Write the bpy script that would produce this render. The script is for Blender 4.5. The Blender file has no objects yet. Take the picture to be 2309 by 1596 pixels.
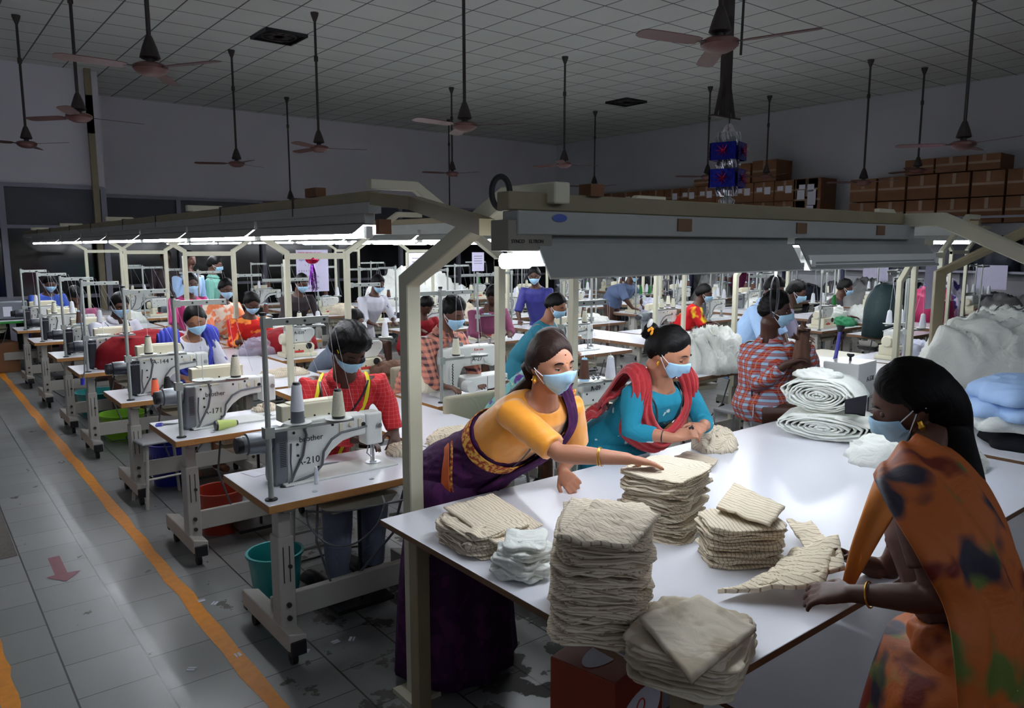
import bpy, bmesh, math, random
from mathutils import Vector as V, Matrix, noise, Quaternion
random.seed(7)
PI=math.pi
sc=bpy.context.scene
COL=sc.collection
# ---------------------------------------------------------------- camera model (photo taken from 1.78 m, tilted down 8 deg)
F_=1720.;CX_=1154.5;CY_=798.;H_=1.78
PIT=math.atan((CY_-556)/F_);YAW=math.radians(38.64)
FW=V((math.sin(YAW)*math.cos(PIT),math.cos(YAW)*math.cos(PIT),-math.sin(PIT)))
UP=V((math.sin(YAW)*math.sin(PIT),math.cos(YAW)*math.sin(PIT),math.cos(PIT)))
RT=V((math.cos(YAW),-math.sin(YAW),0))
def ray(x,y): return FW+RT*((x-CX_)/F_)-UP*((y-CY_)/F_)
def at(x,y,d): return V((0,0,H_))+ray(x,y)*d
def onz(x,y,z):
    r=ray(x,y);return V((0,0,H_))+r*((z-H_)/r.z)
cam_d=bpy.data.cameras.new('camera');cam=bpy.data.objects.new('camera',cam_d);COL.objects.link(cam)
cam.location=(0,0,H_)
cam.rotation_euler=Matrix((RT,UP,-FW)).transposed().to_euler()
cam_d.sensor_width=36;cam_d.lens=36*F_/2309;cam_d.clip_start=.05;cam_d.clip_end=100
cam_d.dof.use_dof=True;cam_d.dof.focus_distance=3.1;cam_d.dof.aperture_fstop=13
sc.camera=cam
# ---------------------------------------------------------------- materials
MT={}
def lin(c):
    return tuple((x/12.92 if x<=.04045 else ((x+.055)/1.055)**2.4) for x in c)
def newmat(n):
    m=bpy.data.materials.new(n);m.use_nodes=True;nt=m.node_tree;b=nt.nodes['Principled BSDF'];return m,nt,b
def mat(n,c,r=.6,me=0.,var=.06,scale=12.,spec=.5,bump=0.,bscale=60.,em=None,es=0,alpha=None,sheen=0,trans=0):
    """c is sRGB 0..1; gentle noise variation + optional bump"""
    if n in MT: return MT[n]
    m,nt,b=newmat(n);c=lin(c)
    N=nt.nodes;L=nt.links
    tc=N.new('ShaderNodeTexCoord')
    if var>0:
        no=N.new('ShaderNodeTexNoise');no.inputs['Scale'].default_value=scale;no.inputs['Detail'].default_value=4
        L.new(tc.outputs['Object'],no.inputs['Vector'])
        mx=N.new('ShaderNodeMix');mx.data_type='RGBA'
        mx.inputs[6].default_value=tuple(max(0,x*(1-var*2.2)) for x in c)+(1,)
        mx.inputs[7].default_value=tuple(min(1,x*(1+var*2.2)) for x in c)+(1,)
        L.new(no.outputs['Fac'],mx.inputs[0]);L.new(mx.outputs[2],b.inputs['Base Color'])
    else: b.inputs['Base Color'].default_value=c+(1,)
    b.inputs['Roughness'].default_value=r;b.inputs['Metallic'].default_value=me
    b.inputs['Specular IOR Level'].default_value=spec
    if bump>=.25: _fold(nt,b,tc.outputs['Object'],max(4,bscale/5),.7,.012)
    elif bump>0:
        n2=N.new('ShaderNodeTexNoise');n2.inputs['Scale'].default_value=bscale;n2.inputs['Detail'].default_value=3
        L.new(tc.outputs['Object'],n2.inputs['Vector'])
        bp=N.new('ShaderNodeBump');bp.inputs['Strength'].default_value=bump;bp.inputs['Distance'].default_value=.004
        L.new(n2.outputs['Fac'],bp.inputs['Height']);L.new(bp.outputs['Normal'],b.inputs['Normal'])
    if em: b.inputs['Emission Color'].default_value=lin(em)+(1,);b.inputs['Emission Strength'].default_value=es
    if alpha is not None: b.inputs['Alpha'].default_value=alpha
    if sheen: b.inputs['Sheen Weight'].default_value=sheen
    if trans: b.inputs['Transmission Weight'].default_value=trans
    MT[n]=m;return m
def _math(nt,op,a,b=None):
    n=nt.nodes.new('ShaderNodeMath');n.operation=op
    for i,x in enumerate((a,b)):
        if x is None: continue
        if hasattr(x,'links') or hasattr(x,'is_linked'): nt.links.new(x,n.inputs[i])
        else: n.inputs[i].default_value=x
    return n.outputs[0]
def _mix(nt,f,a,b):
    n=nt.nodes.new('ShaderNodeMix');n.data_type='RGBA'
    for i,x in ((0,f),(6,a),(7,b)):
        if isinstance(x,(int,float)): n.inputs[i].default_value=x
        elif isinstance(x,tuple): n.inputs[i].default_value=x+(1,) if len(x)==3 else x
        else: nt.links.new(x,n.inputs[i])
    return n.outputs[2]
def _xyz(nt,kind='Object'):
    tc=nt.nodes.new('ShaderNodeTexCoord');s=nt.nodes.new('ShaderNodeSeparateXYZ');nt.links.new(tc.outputs[kind],s.inputs[0]);return tc.outputs[kind],s.outputs
def _noise(nt,vec,scale,detail=3,rough=.5):
    n=nt.nodes.new('ShaderNodeTexNoise');n.inputs['Scale'].default_value=scale;n.inputs['Detail'].default_value=detail;n.inputs['Roughness'].default_value=rough
    if vec is not None: nt.links.new(vec,n.inputs['Vector'])
    return n.outputs['Fac']
def _bump(nt,b,h,strength=.5,dist=.005):
    bp=nt.nodes.new('ShaderNodeBump');bp.inputs['Strength'].default_value=strength;bp.inputs['Distance'].default_value=dist
    nt.links.new(h,bp.inputs['Height']);nt.links.new(bp.outputs['Normal'],b.inputs['Normal'])
def _fold(nt,b,v,scale,st=.7,dist=.012):
    nn=nt.nodes.new('ShaderNodeTexNoise');nn.inputs['Scale'].default_value=scale;nn.inputs['Detail'].default_value=4;nn.inputs['Distortion'].default_value=1.4;nt.links.new(v,nn.inputs['Vector'])
    _bump(nt,b,_math(nt,'ABSOLUTE',_math(nt,'SUBTRACT',nn.outputs['Fac'],.5)),st,dist)
def stripes(n,base,stripe,period=.013,w=.2,rough=.85,axis=0,second=None):
    m,nt,b=newmat(n);v,s=_xyz(nt)
    nz=_noise(nt,v,7.,2)
    x=_math(nt,'ADD',s[axis],_math(nt,'MULTIPLY',nz,.012))
    f=_math(nt,'FRACT',_math(nt,'DIVIDE',x,period))
    k=_math(nt,'LESS_THAN',f,w)
    wv=_noise(nt,v,160.,2)
    c=_mix(nt,_math(nt,'MULTIPLY',k,.75),lin(base),lin(stripe))
    c=_mix(nt,_math(nt,'MULTIPLY',wv,.25),c,tuple(q*.75 for q in lin(base)))
    nt.links.new(c,b.inputs['Base Color']);b.inputs['Roughness'].default_value=rough;b.inputs['Specular IOR Level'].default_value=.2
    _fold(nt,b,v,14.,.8,.010)
    MT[n]=m;return m
def plaid(n,base,c1,c2,period=.045,rough=.85):
    m,nt,b=newmat(n);v,s=_xyz(nt)
    d=_noise(nt,v,3.,2)
    def band(ax,per,w,off=0):
        x=_math(nt,'ADD',_math(nt,'ADD',s[ax],_math(nt,'MULTIPLY',d,.03)),off)
        return _math(nt,'LESS_THAN',_math(nt,'FRACT',_math(nt,'DIVIDE',x,per)),w)
    a=band(0,period,.42);z=band(2,period,.42)
    a2=band(0,period,.08,period*.3);z2=band(2,period,.08,period*.3)
    c=_mix(nt,_math(nt,'MULTIPLY',a,.55),lin(base),lin(c1))
    c=_mix(nt,_math(nt,'MULTIPLY',z,.5),c,lin(c1))
    c=_mix(nt,_math(nt,'MULTIPLY',_math(nt,'MULTIPLY',a,z),.8),c,lin(c2))
    c=_mix(nt,_math(nt,'MULTIPLY',_math(nt,'MAXIMUM',a2,z2),.5),c,lin((.75,.6,.5)))
    nt.links.new(c,b.inputs['Base Color']);b.inputs['Roughness'].default_value=rough;b.inputs['Specular IOR Level'].default_value=.2
    _fold(nt,b,v,7.,.8,.015)
    MT[n]=m;return m
def blotch(n,cols,scale=6.,rough=.8,fine=0,bump=.3,sharp=.06):
    """cols: base then patches (colour, threshold, scale)"""
    m,nt,b=newmat(n);v,s=_xyz(nt)
    c=lin(cols[0])
    for i,(col,th,sca) in enumerate(cols[1:]):
        mp=nt.nodes.new('ShaderNodeMapping');nt.links.new(v,mp.inputs[0]);mp.inputs['Location'].default_value=(i*3.1,i*1.7,i*2.3)
        nz=_noise(nt,mp.outputs[0],sca,2)
        mr=nt.nodes.new('ShaderNodeMapRange');nt.links.new(nz,mr.inputs[0]);mr.inputs[1].default_value=th;mr.inputs[2].default_value=th+sharp
        c=_mix(nt,mr.outputs[0],c,lin(col))
    nt.links.new(c,b.inputs['Base Color']);b.inputs['Roughness'].default_value=rough;b.inputs['Specular IOR Level'].default_value=.3
    if bump: _fold(nt,b,v,8.,.5+bump*.5,.012)
    MT[n]=m;return m
mat('laminate',(.875,.88,.905),.24,var=.015,scale=3)
mat('woodedge',(.62,.44,.24),.55,var=.12,scale=9)
mat('woodedge_dark',(.42,.30,.20),.6,var=.15,scale=12)
mat('leg_paint',(.66,.65,.62),.45,var=.06,scale=7)
mat('cream_paint',(.74,.73,.64),.42,var=.05,scale=6,bump=.08,bscale=20)
mat('khaki_paint',(.52,.48,.37),.5,var=.08,scale=8)
mat('gunmetal',(.42,.44,.46),.35,me=.3,var=.04)
mat('steel',(.72,.73,.74),.28,me=.9,var=.03)
mat('pole_paint',(.60,.62,.60),.35,me=.35,var=.04)
mat('machine_white',(.86,.87,.85),.3,var=.02)
mat('machine_cream',(.84,.82,.72),.35,var=.03)
mat('machine_dark',(.10,.11,.16),.35,var=.05)
mat('black_rubber',(.07,.07,.07),.7,var=.1)
mat('black_plastic',(.10,.10,.11),.4,var=.05)
mat('ink',(.05,.05,.06),.6,var=0)
mat('red_ink',(.75,.22,.18),.6,var=0)
mat('cable',(.33,.34,.36),.5,var=.05)
mat('fan_brown',(.42,.27,.25),.35,var=.06)
mat('fan_dark',(.20,.17,.16),.5,var=.1)
mat('carton',(.46,.31,.20),.85,var=.12,scale=5)
mat('paper',(.82,.82,.86),.8,var=.03)
mat('hood_grey',(.60,.61,.59),.5,var=.06,scale=10)
mat('hood_white',(.93,.93,.93),.35,var=0)
mat('tube_glow',(1,1,1),.4,var=0,em=(.95,.97,1),es=54.)
mat('tube_off',(.92,.93,.95),.3,var=0)
mat('mask_blue',(.66,.83,.94),.8,var=.03,scale=30,bump=.15,bscale=200)
mat('mask_white',(.88,.90,.92),.8,var=0)
mat('eye_white',(.85,.82,.78),.2,var=0)
mat('eye_dark',(.07,.04,.03),.1,var=0)
mat('gold',(.83,.62,.22),.3,me=.9,var=.03)
mat('plastic_bag',(.75,.77,.80),.25,var=.1,scale=9,alpha=.62)
def clothmat(n,c,sc_=7.,st=.9,dist=.02,var=.05):
    m,nt,b=newmat(n);v,s=_xyz(nt)
    nn=nt.nodes.new('ShaderNodeTexNoise');nn.inputs['Scale'].default_value=sc_;nn.inputs['Detail'].default_value=5;nn.inputs['Distortion'].default_value=1.6;nt.links.new(v,nn.inputs['Vector'])
    cr=_math(nt,'ABSOLUTE',_math(nt,'SUBTRACT',nn.outputs['Fac'],.5))
    nt.links.new(_mix(nt,_noise(nt,v,5.,3),tuple(x*(1-var*2) for x in lin(c)),tuple(min(1,x*(1+var)) for x in lin(c))),b.inputs['Base Color'])
    b.inputs['Roughness'].default_value=.9;b.inputs['Specular IOR Level'].default_value=.15
    _bump(nt,b,cr,st,dist);MT[n]=m
clothmat('cloth_white',(.91,.92,.89));clothmat('cloth_lightblue',(.66,.78,.94),4.,.6)
mat('cloth_black',(.08,.08,.1),.9,var=.1,spec=.2)
mat('cloth_red',(.46,.05,.09),.8,var=.08,scale=4,bump=.3,bscale=15,spec=.2)
mat('tape_yellow',(.92,.86,.15),.5,var=0)
mat('glass_dark',(.05,.055,.07),.12,var=.2,scale=1.2)
mat('frame_white',(.58,.58,.63),.5,var=.04)
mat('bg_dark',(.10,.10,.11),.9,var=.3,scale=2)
mat('lavender_paper',(.80,.78,.88),.8,var=.03)
stripes('striped',(.87,.82,.73),(.45,.36,.28),w=.17)
stripes('striped_wide',(.89,.84,.74),(.50,.36,.24),period=.020,w=.16)
blotch('linen',[(.80,.76,.68),((.70,.65,.56),.5,9.)],bump=.6)
def skin(n,c): return mat(n,c,.48,var=.05,scale=14,spec=.35,bump=.12,bscale=140)
skin('skin_light',(.63,.43,.33));skin('skin_mid',(.50,.33,.24));skin('skin_dark',(.34,.22,.17));skin('skin_deep',(.27,.17,.13))
def hairmat(n,c,r=.5):
    m,nt,b=newmat(n);v,s=_xyz(nt)
    mp=nt.nodes.new('ShaderNodeMapping');nt.links.new(v,mp.inputs[0]);mp.inputs['Scale'].default_value=(240,26,26)
    nz=_noise(nt,mp.outputs[0],1.,3)
    nt.links.new(_mix(nt,nz,tuple(x*.5 for x in lin(c)),tuple(min(1,x*1.6) for x in lin(c))),b.inputs['Base Color'])
    b.inputs['Roughness'].default_value=r;b.inputs['Specular IOR Level'].default_value=.12
    _bump(nt,b,nz,.8,.003);MT[n]=m
hairmat('hair_black',(.035,.03,.03));hairmat('hair_brown',(.145,.095,.08))
# ---------------------------------------------------------------- mesh builder
def frame_from(d,upv=None):
    d=d.normalized()
    u=upv or (V((0,0,1)) if abs(d.z)<.95 else V((0,1,0)))
    x=u.cross(d)
    if x.length<1e-5: x=V((1,0,0)).cross(d)
    x.normalize();y=d.cross(x).normalized();return x,y
class B:
    def __init__(s): s.v=[];s.f=[];s.m=[]
    def add(s,vs,fs,mi=0,M=None):
        o=len(s.v)
        s.v+=[tuple(M@V(p)) if M else tuple(p) for p in vs];s.f+=[tuple(i+o for i in f) for f in fs];s.m+=[mi]*len(fs);return s
    def box(s,c,d,M=None,mi=0,top=None):
        x,y,z=[q/2 for q in d];c=V(c)
        vs=[c+V((a*x,b*y,e*z)) for e in (-1,1) for b in (-1,1) for a in (-1,1)]
        fs=[(0,2,3,1),(4,5,7,6),(0,1,5,4),(2,6,7,3),(0,4,6,2),(1,3,7,5)]
        o=len(s.f);s.add(vs,fs,mi,M)
        if top is not None: s.m[o+1]=top
        return s
    def tube(s,pts,r,n=8,cap=True,mi=0,flat=1.,ups=None,M=None):
        pts=[V(p) for p in pts];k=len(pts)
        if not hasattr(r,'__len__'): r=[r]*k
        vs=[];prev=None
        for i,p in enumerate(pts):
            d=(pts[min(i+1,k-1)]-pts[max(i-1,0)])
            if d.length<1e-7: d=V((0,0,1))
            d.normalize()
            if prev is None: x,y=frame_from(d,ups)
            else:
                x=(prev-d*prev.dot(d))
                if x.length<1e-5: x,y=frame_from(d,ups)
                x.normalize();y=d.cross(x)
            prev=x
            for j in range(n):
                a=2*PI*j/n;vs.append(p+x*math.cos(a)*r[i]+y*math.sin(a)*r[i]*flat)
        fs=[(i*n+j,i*n+(j+1)%n,(i+1)*n+(j+1)%n,(i+1)*n+j) for i in range(k-1) for j in range(n)]
        if cap: fs+=[tuple(range(n))[::-1],tuple((k-1)*n+j for j in range(n))]
        return s.add(vs,fs,mi,M)
    def sq(s,pts,w,h=None,mi=0,up=None):
        """square tube mitred along pts; up = the axis kept as 'height'"""
        pts=[V(p) for p in pts];h=h or w;k=len(pts);vs=[]
        up=V(up or (0,1,0))
        for i,p in enumerate(pts):
            a=(pts[i]-pts[i-1]).normalized() if i>0 else None
            b=(pts[i+1]-pts[i]).normalized() if i<k-1 else None
            if a is None:a=b
            if b is None:b=a
            d=(a+b).normalized();x=up.normalized();y=d.cross(x).normalized();sc_=1/max(.5,d.dot(a))
            for q,t in ((-1,-1),(1,-1),(1,1),(-1,1)): vs.append(p+x*q*w/2+y*t*h/2*sc_)
        fs=[(i*4+j,i*4+(j+1)%4,(i+1)*4+(j+1)%4,(i+1)*4+j) for i in range(k-1) for j in range(4)]
        fs+=[(3,2,1,0),tuple((k-1)*4+j for j in range(4))]
        return s.add(vs,fs,mi)
    def lathe(s,prof,n=20,M=None,mi=0):
        vs=[];k=len(prof)
        for r,z in prof:
            for j in range(n): a=2*PI*j/n;vs.append((r*math.cos(a),r*math.sin(a),z))
        fs=[(i*n+j,i*n+(j+1)%n,(i+1)*n+(j+1)%n,(i+1)*n+j) for i in range(k-1) for j in range(n)]
        if prof[0][0]>1e-5: fs.append(tuple(range(n))[::-1])
        if prof[-1][0]>1e-5: fs.append(tuple((k-1)*n+j for j in range(n)))
        return s.add(vs,fs,mi,M)
    def prism(s,poly,y0,y1,M=None,mi=0):
        """poly in XZ, extruded in y"""
        n=len(poly);vs=[(x,y0,z) for x,z in poly]+[(x,y1,z) for x,z in poly]
        fs=[tuple(range(n)),tuple(range(2*n-1,n-1,-1))]+[(j,j+n,(j+1)%n+n,(j+1)%n) for j in range(n)]
        return s.add(vs,fs,mi,M)
    def loft(s,rings,mi=0,cap=True,closed=True,M=None):
        n=len(rings[0]);k=len(rings);vs=[p for r in rings for p in r]
        m=n if closed else n-1
        fs=[(i*n+j,i*n+(j+1)%n,(i+1)*n+(j+1)%n,(i+1)*n+j) for i in range(k-1) for j in range(m)]
        if cap and closed: fs+=[tuple(range(n))[::-1],tuple((k-1)*n+j for j in range(n))]
        return s.add(vs,fs,mi,M)
    def sphere(s,c,r,n=12,k=8,mi=0,M=None):
        if not hasattr(r,'__len__'): r=(r,r,r)
        rings=[]
        for i in range(1,k):
            t=PI*i/k-PI/2
            rings.append([V(c)+V((r[0]*math.cos(t)*math.cos(2*PI*j/n),r[1]*math.cos(t)*math.sin(2*PI*j/n),r[2]*math.sin(t))) for j in range(n)])
        o=len(s.v);s.loft(rings,mi,cap=True,M=M);return s
    def mesh(s,name,mats,smooth=None):
        me=bpy.data.meshes.new(name);me.from_pydata([tuple(p) for p in s.v],[],s.f)
        if not isinstance(mats,(list,tuple)): mats=[mats]
        for m in mats: me.materials.append(MT[m])
        if len(mats)>1: me.polygons.foreach_set('material_index',s.m)
        bm=bmesh.new();bm.from_mesh(me);bmesh.ops.recalc_face_normals(bm,faces=bm.faces)
        if smooth is not None:
            for f in bm.faces: f.smooth=True
            if smooth<179:
                a=math.radians(smooth)
                for e in bm.edges:
                    if len(e.link_faces)==2 and e.calc_face_angle(0)>a: e.smooth=False
        bm.to_mesh(me);bm.free();return me
    def obj(s,name,mats,parent=None,smooth=35,bevel=0,seg=2):
        o=bpy.data.objects.new(name,s.mesh(name,mats,smooth));COL.objects.link(o)
        if parent: o.parent=parent
        if bevel:
            md=o.modifiers.new('b','BEVEL');md.width=bevel;md.segments=seg;md.limit_method='ANGLE';md.angle_limit=math.radians(40)
        return o
def T(x,y=0,z=0): return Matrix.Translation((x,y,z) if not hasattr(x,'__len__') else x)
def R(a,ax='Z'): return Matrix.Rotation(a,4,ax)
def thing(name,label,cat,loc=(0,0,0),rz=0,group=None):
    o=bpy.data.objects.new(name,None);COL.objects.link(o);o.location=loc;o.rotation_euler=(0,0,rz);o.empty_display_size=.05
    o['label']=label;o['category']=cat
    if group:o['group']=group
    return o
def tag(o,label,cat,group=None,kind=None):
    o['label']=label;o['category']=cat
    if group:o['group']=group
    if kind:o['kind']=kind
    return o
def struct(o): o['kind']='structure';return o
def clone(root,loc,rz=None,label=None,group=None,mats=None):
    def cp(o,par):
        c=o.copy();COL.objects.link(c);c.parent=par
        for ch in list(o.children): cp(ch,c)
        return c
    c=cp(root,None);c.location=loc
    if rz is not None:c.rotation_euler=(0,0,rz)
    if label:c['label']=label
    if group:c['group']=group
    return c
class Proto:
    """first use moves the prototype itself, later uses copy it with its parts"""
    def __init__(s,fn,*a): s.fn=fn;s.a=a;s.o=None
    def __call__(s,loc,rz,label,group=None,cat=None):
        if s.o is None:
            s.o=s.fn(*s.a);c=s.o;c.location=loc;c.rotation_euler=(0,0,rz)
        else: c=clone(s.o,loc,rz)
        c['label']=label
        if group: c['group']=group
        elif 'group' in c: del c['group']
        if cat: c['category']=cat
        return c
def text(name,body,size,mt,M,parent=None,ext=.0006,align='LEFT'):
    cu=bpy.data.curves.new(name,'FONT');cu.body=body;cu.size=size;cu.extrude=ext;cu.align_x=align;cu.resolution_u=3
    o=bpy.data.objects.new(name,cu);COL.objects.link(o);dg=bpy.context.evaluated_depsgraph_get()
    me=bpy.data.meshes.new_from_object(o.evaluated_get(dg));bpy.data.objects.remove(o);bpy.data.curves.remove(cu)
    me.materials.clear();me.materials.append(MT[mt]);o=bpy.data.objects.new(name,me);COL.objects.link(o)
    if parent:o.parent=parent
    o.matrix_local=M
    return o
EXPO=0.30;FILL_GLOW=1.7
# ---------------------------------------------------------------- room shell
ZC=4.85;XW=16.1;YW=17.95;XL=-3.2;YF=-2.6
def floor_mat():
    m,nt,b=newmat('floor_tiles');v,s=_xyz(nt)
    W=.302;Lh=.311
    u=_math(nt,'DIVIDE',_math(nt,'SUBTRACT',s[0],.102),W)
    col=_math(nt,'FLOOR',u)
    off=_math(nt,'MULTIPLY',_math(nt,'FLOORED_MODULO',_math(nt,'MULTIPLY',col,.5),1.),Lh)
    w=_math(nt,'DIVIDE',_math(nt,'ADD',_math(nt,'SUBTRACT',s[1],3.112),off),Lh)
    def line(x,wd): 
        f=_math(nt,'FRACT',x);return _math(nt,'LESS_THAN',_math(nt,'MINIMUM',f,_math(nt,'SUBTRACT',1.,f)),wd)
    g=_math(nt,'MAXIMUM',line(u,.013),line(w,.008))
    cmb=nt.nodes.new('ShaderNodeCombineXYZ');nt.links.new(col,cmb.inputs[0]);nt.links.new(_math(nt,'FLOOR',w),cmb.inputs[1])
    wn=nt.nodes.new('ShaderNodeTexWhiteNoise');nt.links.new(cmb.outputs[0],wn.inputs['Vector'])
    base=_mix(nt,wn.outputs['Value'],lin((.47,.48,.475)),lin((.53,.535,.53)))
    base=_mix(nt,_math(nt,'MULTIPLY',_noise(nt,v,2.2,5),.35),base,lin((.43,.43,.42)))
    base=_mix(nt,_math(nt,'MULTIPLY',_noise(nt,v,90.,2),.18),base,lin((.42,.42,.42)))
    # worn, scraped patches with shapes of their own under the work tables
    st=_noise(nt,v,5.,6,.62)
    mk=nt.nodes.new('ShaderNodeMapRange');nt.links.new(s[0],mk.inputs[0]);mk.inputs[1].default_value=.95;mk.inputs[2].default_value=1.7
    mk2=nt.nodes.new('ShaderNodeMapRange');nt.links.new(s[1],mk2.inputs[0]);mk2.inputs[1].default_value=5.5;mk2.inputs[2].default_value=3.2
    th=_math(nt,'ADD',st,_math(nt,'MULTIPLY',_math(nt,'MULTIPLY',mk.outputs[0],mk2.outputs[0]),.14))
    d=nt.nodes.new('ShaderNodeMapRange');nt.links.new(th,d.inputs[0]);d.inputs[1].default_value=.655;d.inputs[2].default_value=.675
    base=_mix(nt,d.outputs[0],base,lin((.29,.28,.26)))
    c=_mix(nt,g,base,lin((.13,.12,.11)))
    nt.links.new(c,b.inputs['Base Color'])
    r=_math(nt,'ADD',_math(nt,'MULTIPLY',_noise(nt,v,3.,3),.18),.22)
    nt.links.new(_math(nt,'ADD',r,_math(nt,'MULTIPLY',d.outputs[0],.4)),b.inputs['Roughness'])
    b.inputs['Specular IOR Level'].default_value=.5
    _bump(nt,b,_math(nt,'SUBTRACT',1.,g),.5,.002)
    MT['floor_tiles']=m
floor_mat()
def ceil_mat():
    m,nt,b=newmat('ceiling_tiles');v,s=_xyz(nt)
    def ln(x,o,wd):
        f=_math(nt,'FRACT',_math(nt,'DIVIDE',_math(nt,'SUBTRACT',x,o),.61));return _math(nt,'LESS_THAN',_math(nt,'MINIMUM',f,_math(nt,'SUBTRACT',1.,f)),wd)
    g=_math(nt,'MAXIMUM',ln(s[0],4.35,.017),ln(s[1],11.0,.017))
    base=_mix(nt,_noise(nt,v,1.1,4),lin((.80,.80,.775)),lin((.87,.87,.845)))
    nt.links.new(_mix(nt,g,base,lin((.36,.36,.36))),b.inputs['Base Color']);b.inputs['Roughness'].default_value=.9
    MT['ceiling_tiles']=m
ceil_mat()
mat('plaster',(.86,.85,.88),.85,var=.03,scale=.9)
mat('plaster_r',(.80,.80,.82),.85,var=.03,scale=.7)
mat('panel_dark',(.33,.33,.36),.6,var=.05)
def slab(name,c,d,m): return struct(B().box(c,d).obj(name,m,smooth=None))
slab('floor',((XL+XW)/2,(YF+YW)/2,-.05),(XW-XL+.4,YW-YF+.4,.1),'floor_tiles')
slab('ceiling',((XL+XW)/2,(YF+YW)/2,ZC+.05),(XW-XL+.4,YW-YF+.4,.1),'ceiling_tiles')
slab('wall_right',(XW+.1,(YF+YW)/2,ZC/2),(.2,YW-YF+.4,ZC),'plaster_r')
slab('wall_left',(XL-.1,(YF+YW)/2,ZC/2),(.2,YW-YF+.4,ZC),'plaster')
slab('wall_front',((XL+XW)/2,YF-.1,ZC/2),(XW-XL+.4,.2,ZC),'plaster')
slab('wall_back',((3.05+XW)/2,YW+.1,(2.84+ZC)/2),(XW-3.05,.2,ZC-2.84),'plaster')
slab('wall_back_side',((XL+3.05)/2,15.75,(2.84+ZC)/2),(3.05-XL,.25,ZC-2.84),'plaster')
slab('wall_return',(3.0,16.8,(2.84+ZC)/2),(.12,2.2,ZC-2.84),'plaster')
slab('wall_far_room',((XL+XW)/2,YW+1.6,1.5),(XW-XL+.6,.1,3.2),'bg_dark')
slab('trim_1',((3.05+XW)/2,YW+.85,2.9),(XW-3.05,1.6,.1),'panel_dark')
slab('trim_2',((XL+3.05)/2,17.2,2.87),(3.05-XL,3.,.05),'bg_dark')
# partition: mullions, rails and dark panes under the back wall
def pane_run(idx,x0,x1,y,zs,step):
    fr=B();n=max(1,round((x1-x0)/step));dx=(x1-x0)/n
    for i in range(n+1): fr.box((x0+i*dx,y,zs[-1]/2),(.09,.1,zs[-1]))
    for z in zs: fr.box(((x0+x1)/2,y,z),(x1-x0,.08,.06))
    f=fr.obj('window_%d'%idx,'frame_white',smooth=None);struct(f)
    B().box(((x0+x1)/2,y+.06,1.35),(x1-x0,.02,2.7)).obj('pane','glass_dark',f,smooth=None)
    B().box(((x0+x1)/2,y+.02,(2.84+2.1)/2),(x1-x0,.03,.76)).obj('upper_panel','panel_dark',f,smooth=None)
pane_run(1,XL,3.0,15.6,(.9,2.12,2.82),1.55)
pane_run(2,3.05,XW,YW-.05,(.95,2.1,2.82),1.9)
slab('baseboard_right',(XW-.01,(YF+YW)/2,.06),(.03,YW-YF,.12),'panel_dark')
p=B().box((2.86,15.45,2.2),(.10,.10,4.4)).box((2.86,15.45,4.3),(.1,.1,1.1));o=p.obj('conduit_pipe','khaki_paint',smooth=None);tag(o,'khaki square pipe rising up the corner of the left wall','pipe')
# unseen windows added high behind the camera; their panes glow as fill light
mat('fill_pane',(.8,.85,.9),.3,var=0,em=(.86,.90,.96),es=FILL_GLOW)
for i,x in enumerate((-2.2,.0,2.2,4.4,6.6)):
    f=B()
    for dx,dz,w_,h_ in ((0,.62,1.7,.06),(0,-.62,1.7,.06),(.82,0,.06,1.3),(-.82,0,.06,1.3),(0,0,.04,1.2),(0,0,1.6,.03)): f.box((x+dx,YF+.03,3.35+dz),(w_,.08,h_))
    o=f.obj('window_%d'%(i+3),'frame_white',smooth=None);struct(o)  # unseen frame around an added fill light pane
    B().box((x,YF+.015,3.35),(1.6,.01,1.2)).obj('pane','fill_pane',o,smooth=None)
# painted floor markings
mat('line_paint',(.80,.50,.08),.5,var=.12,scale=25)
mat('arrow_paint',(.42,.20,.24),.5,var=.15,scale=30)
def fline(x0,x1,y0,y1,label,n=60):
    b=B();random.seed(int(x0*100));vs=[]
    for i in range(n+1):
        y=y0+(y1-y0)*i/n;j=lambda:random.uniform(-.008,.008)
        vs+=[(x0+j(),y,.0015),(x1+j(),y,.0015)]
    b.add(vs,[(2*i,2*i+1,2*i+3,2*i+2) for i in range(n)])
    tag(b.obj('floor_marking','line_paint',smooth=None),label,'floor marking')
fline(.972,1.045,-1,13.2,'long orange line painted along the aisle past the sewing tables')
fline(.165,.222,-1,4.05,'orange line painted at the lower left edge of the aisle')
b=B()
for (xa,xb,y,lab) in ((3.2,9,.12,'near'),(3.2,9,.85,'far')): pass
for p0,p1,lab in (((2262,1280),(2309,1298),'upper'),((2262,1447),(2309,1462),'lower')):
    a=onz(*p0,0);c=onz(*p1,0);d=(c-a).normalized();n_=V((-d.y,d.x,0))*.04
    q=[a-d*.6-n_,c+d*1.5-n_,c+d*1.5+n_,a-d*.6+n_]
    bb=B().add([(w.x,w.y,.0015) for w in q],[(0,1,2,3)]);tag(bb.obj('floor_marking','line_paint',smooth=None),f'short orange floor line behind the woman in the orange sari, the {lab} of two','floor marking')
ar=[onz(*p,0) for p in [(108,1259),(134,1253),(152,1291),(182,1286),(149,1311),(104,1303),(124,1297)]]
bb=B().add([(w.x,w.y,.002) for w in ar],[tuple(range(7))]);tag(bb.obj('painted_arrow','arrow_paint',smooth=None),'dark red arrow painted on the aisle tiles','arrow')
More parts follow.
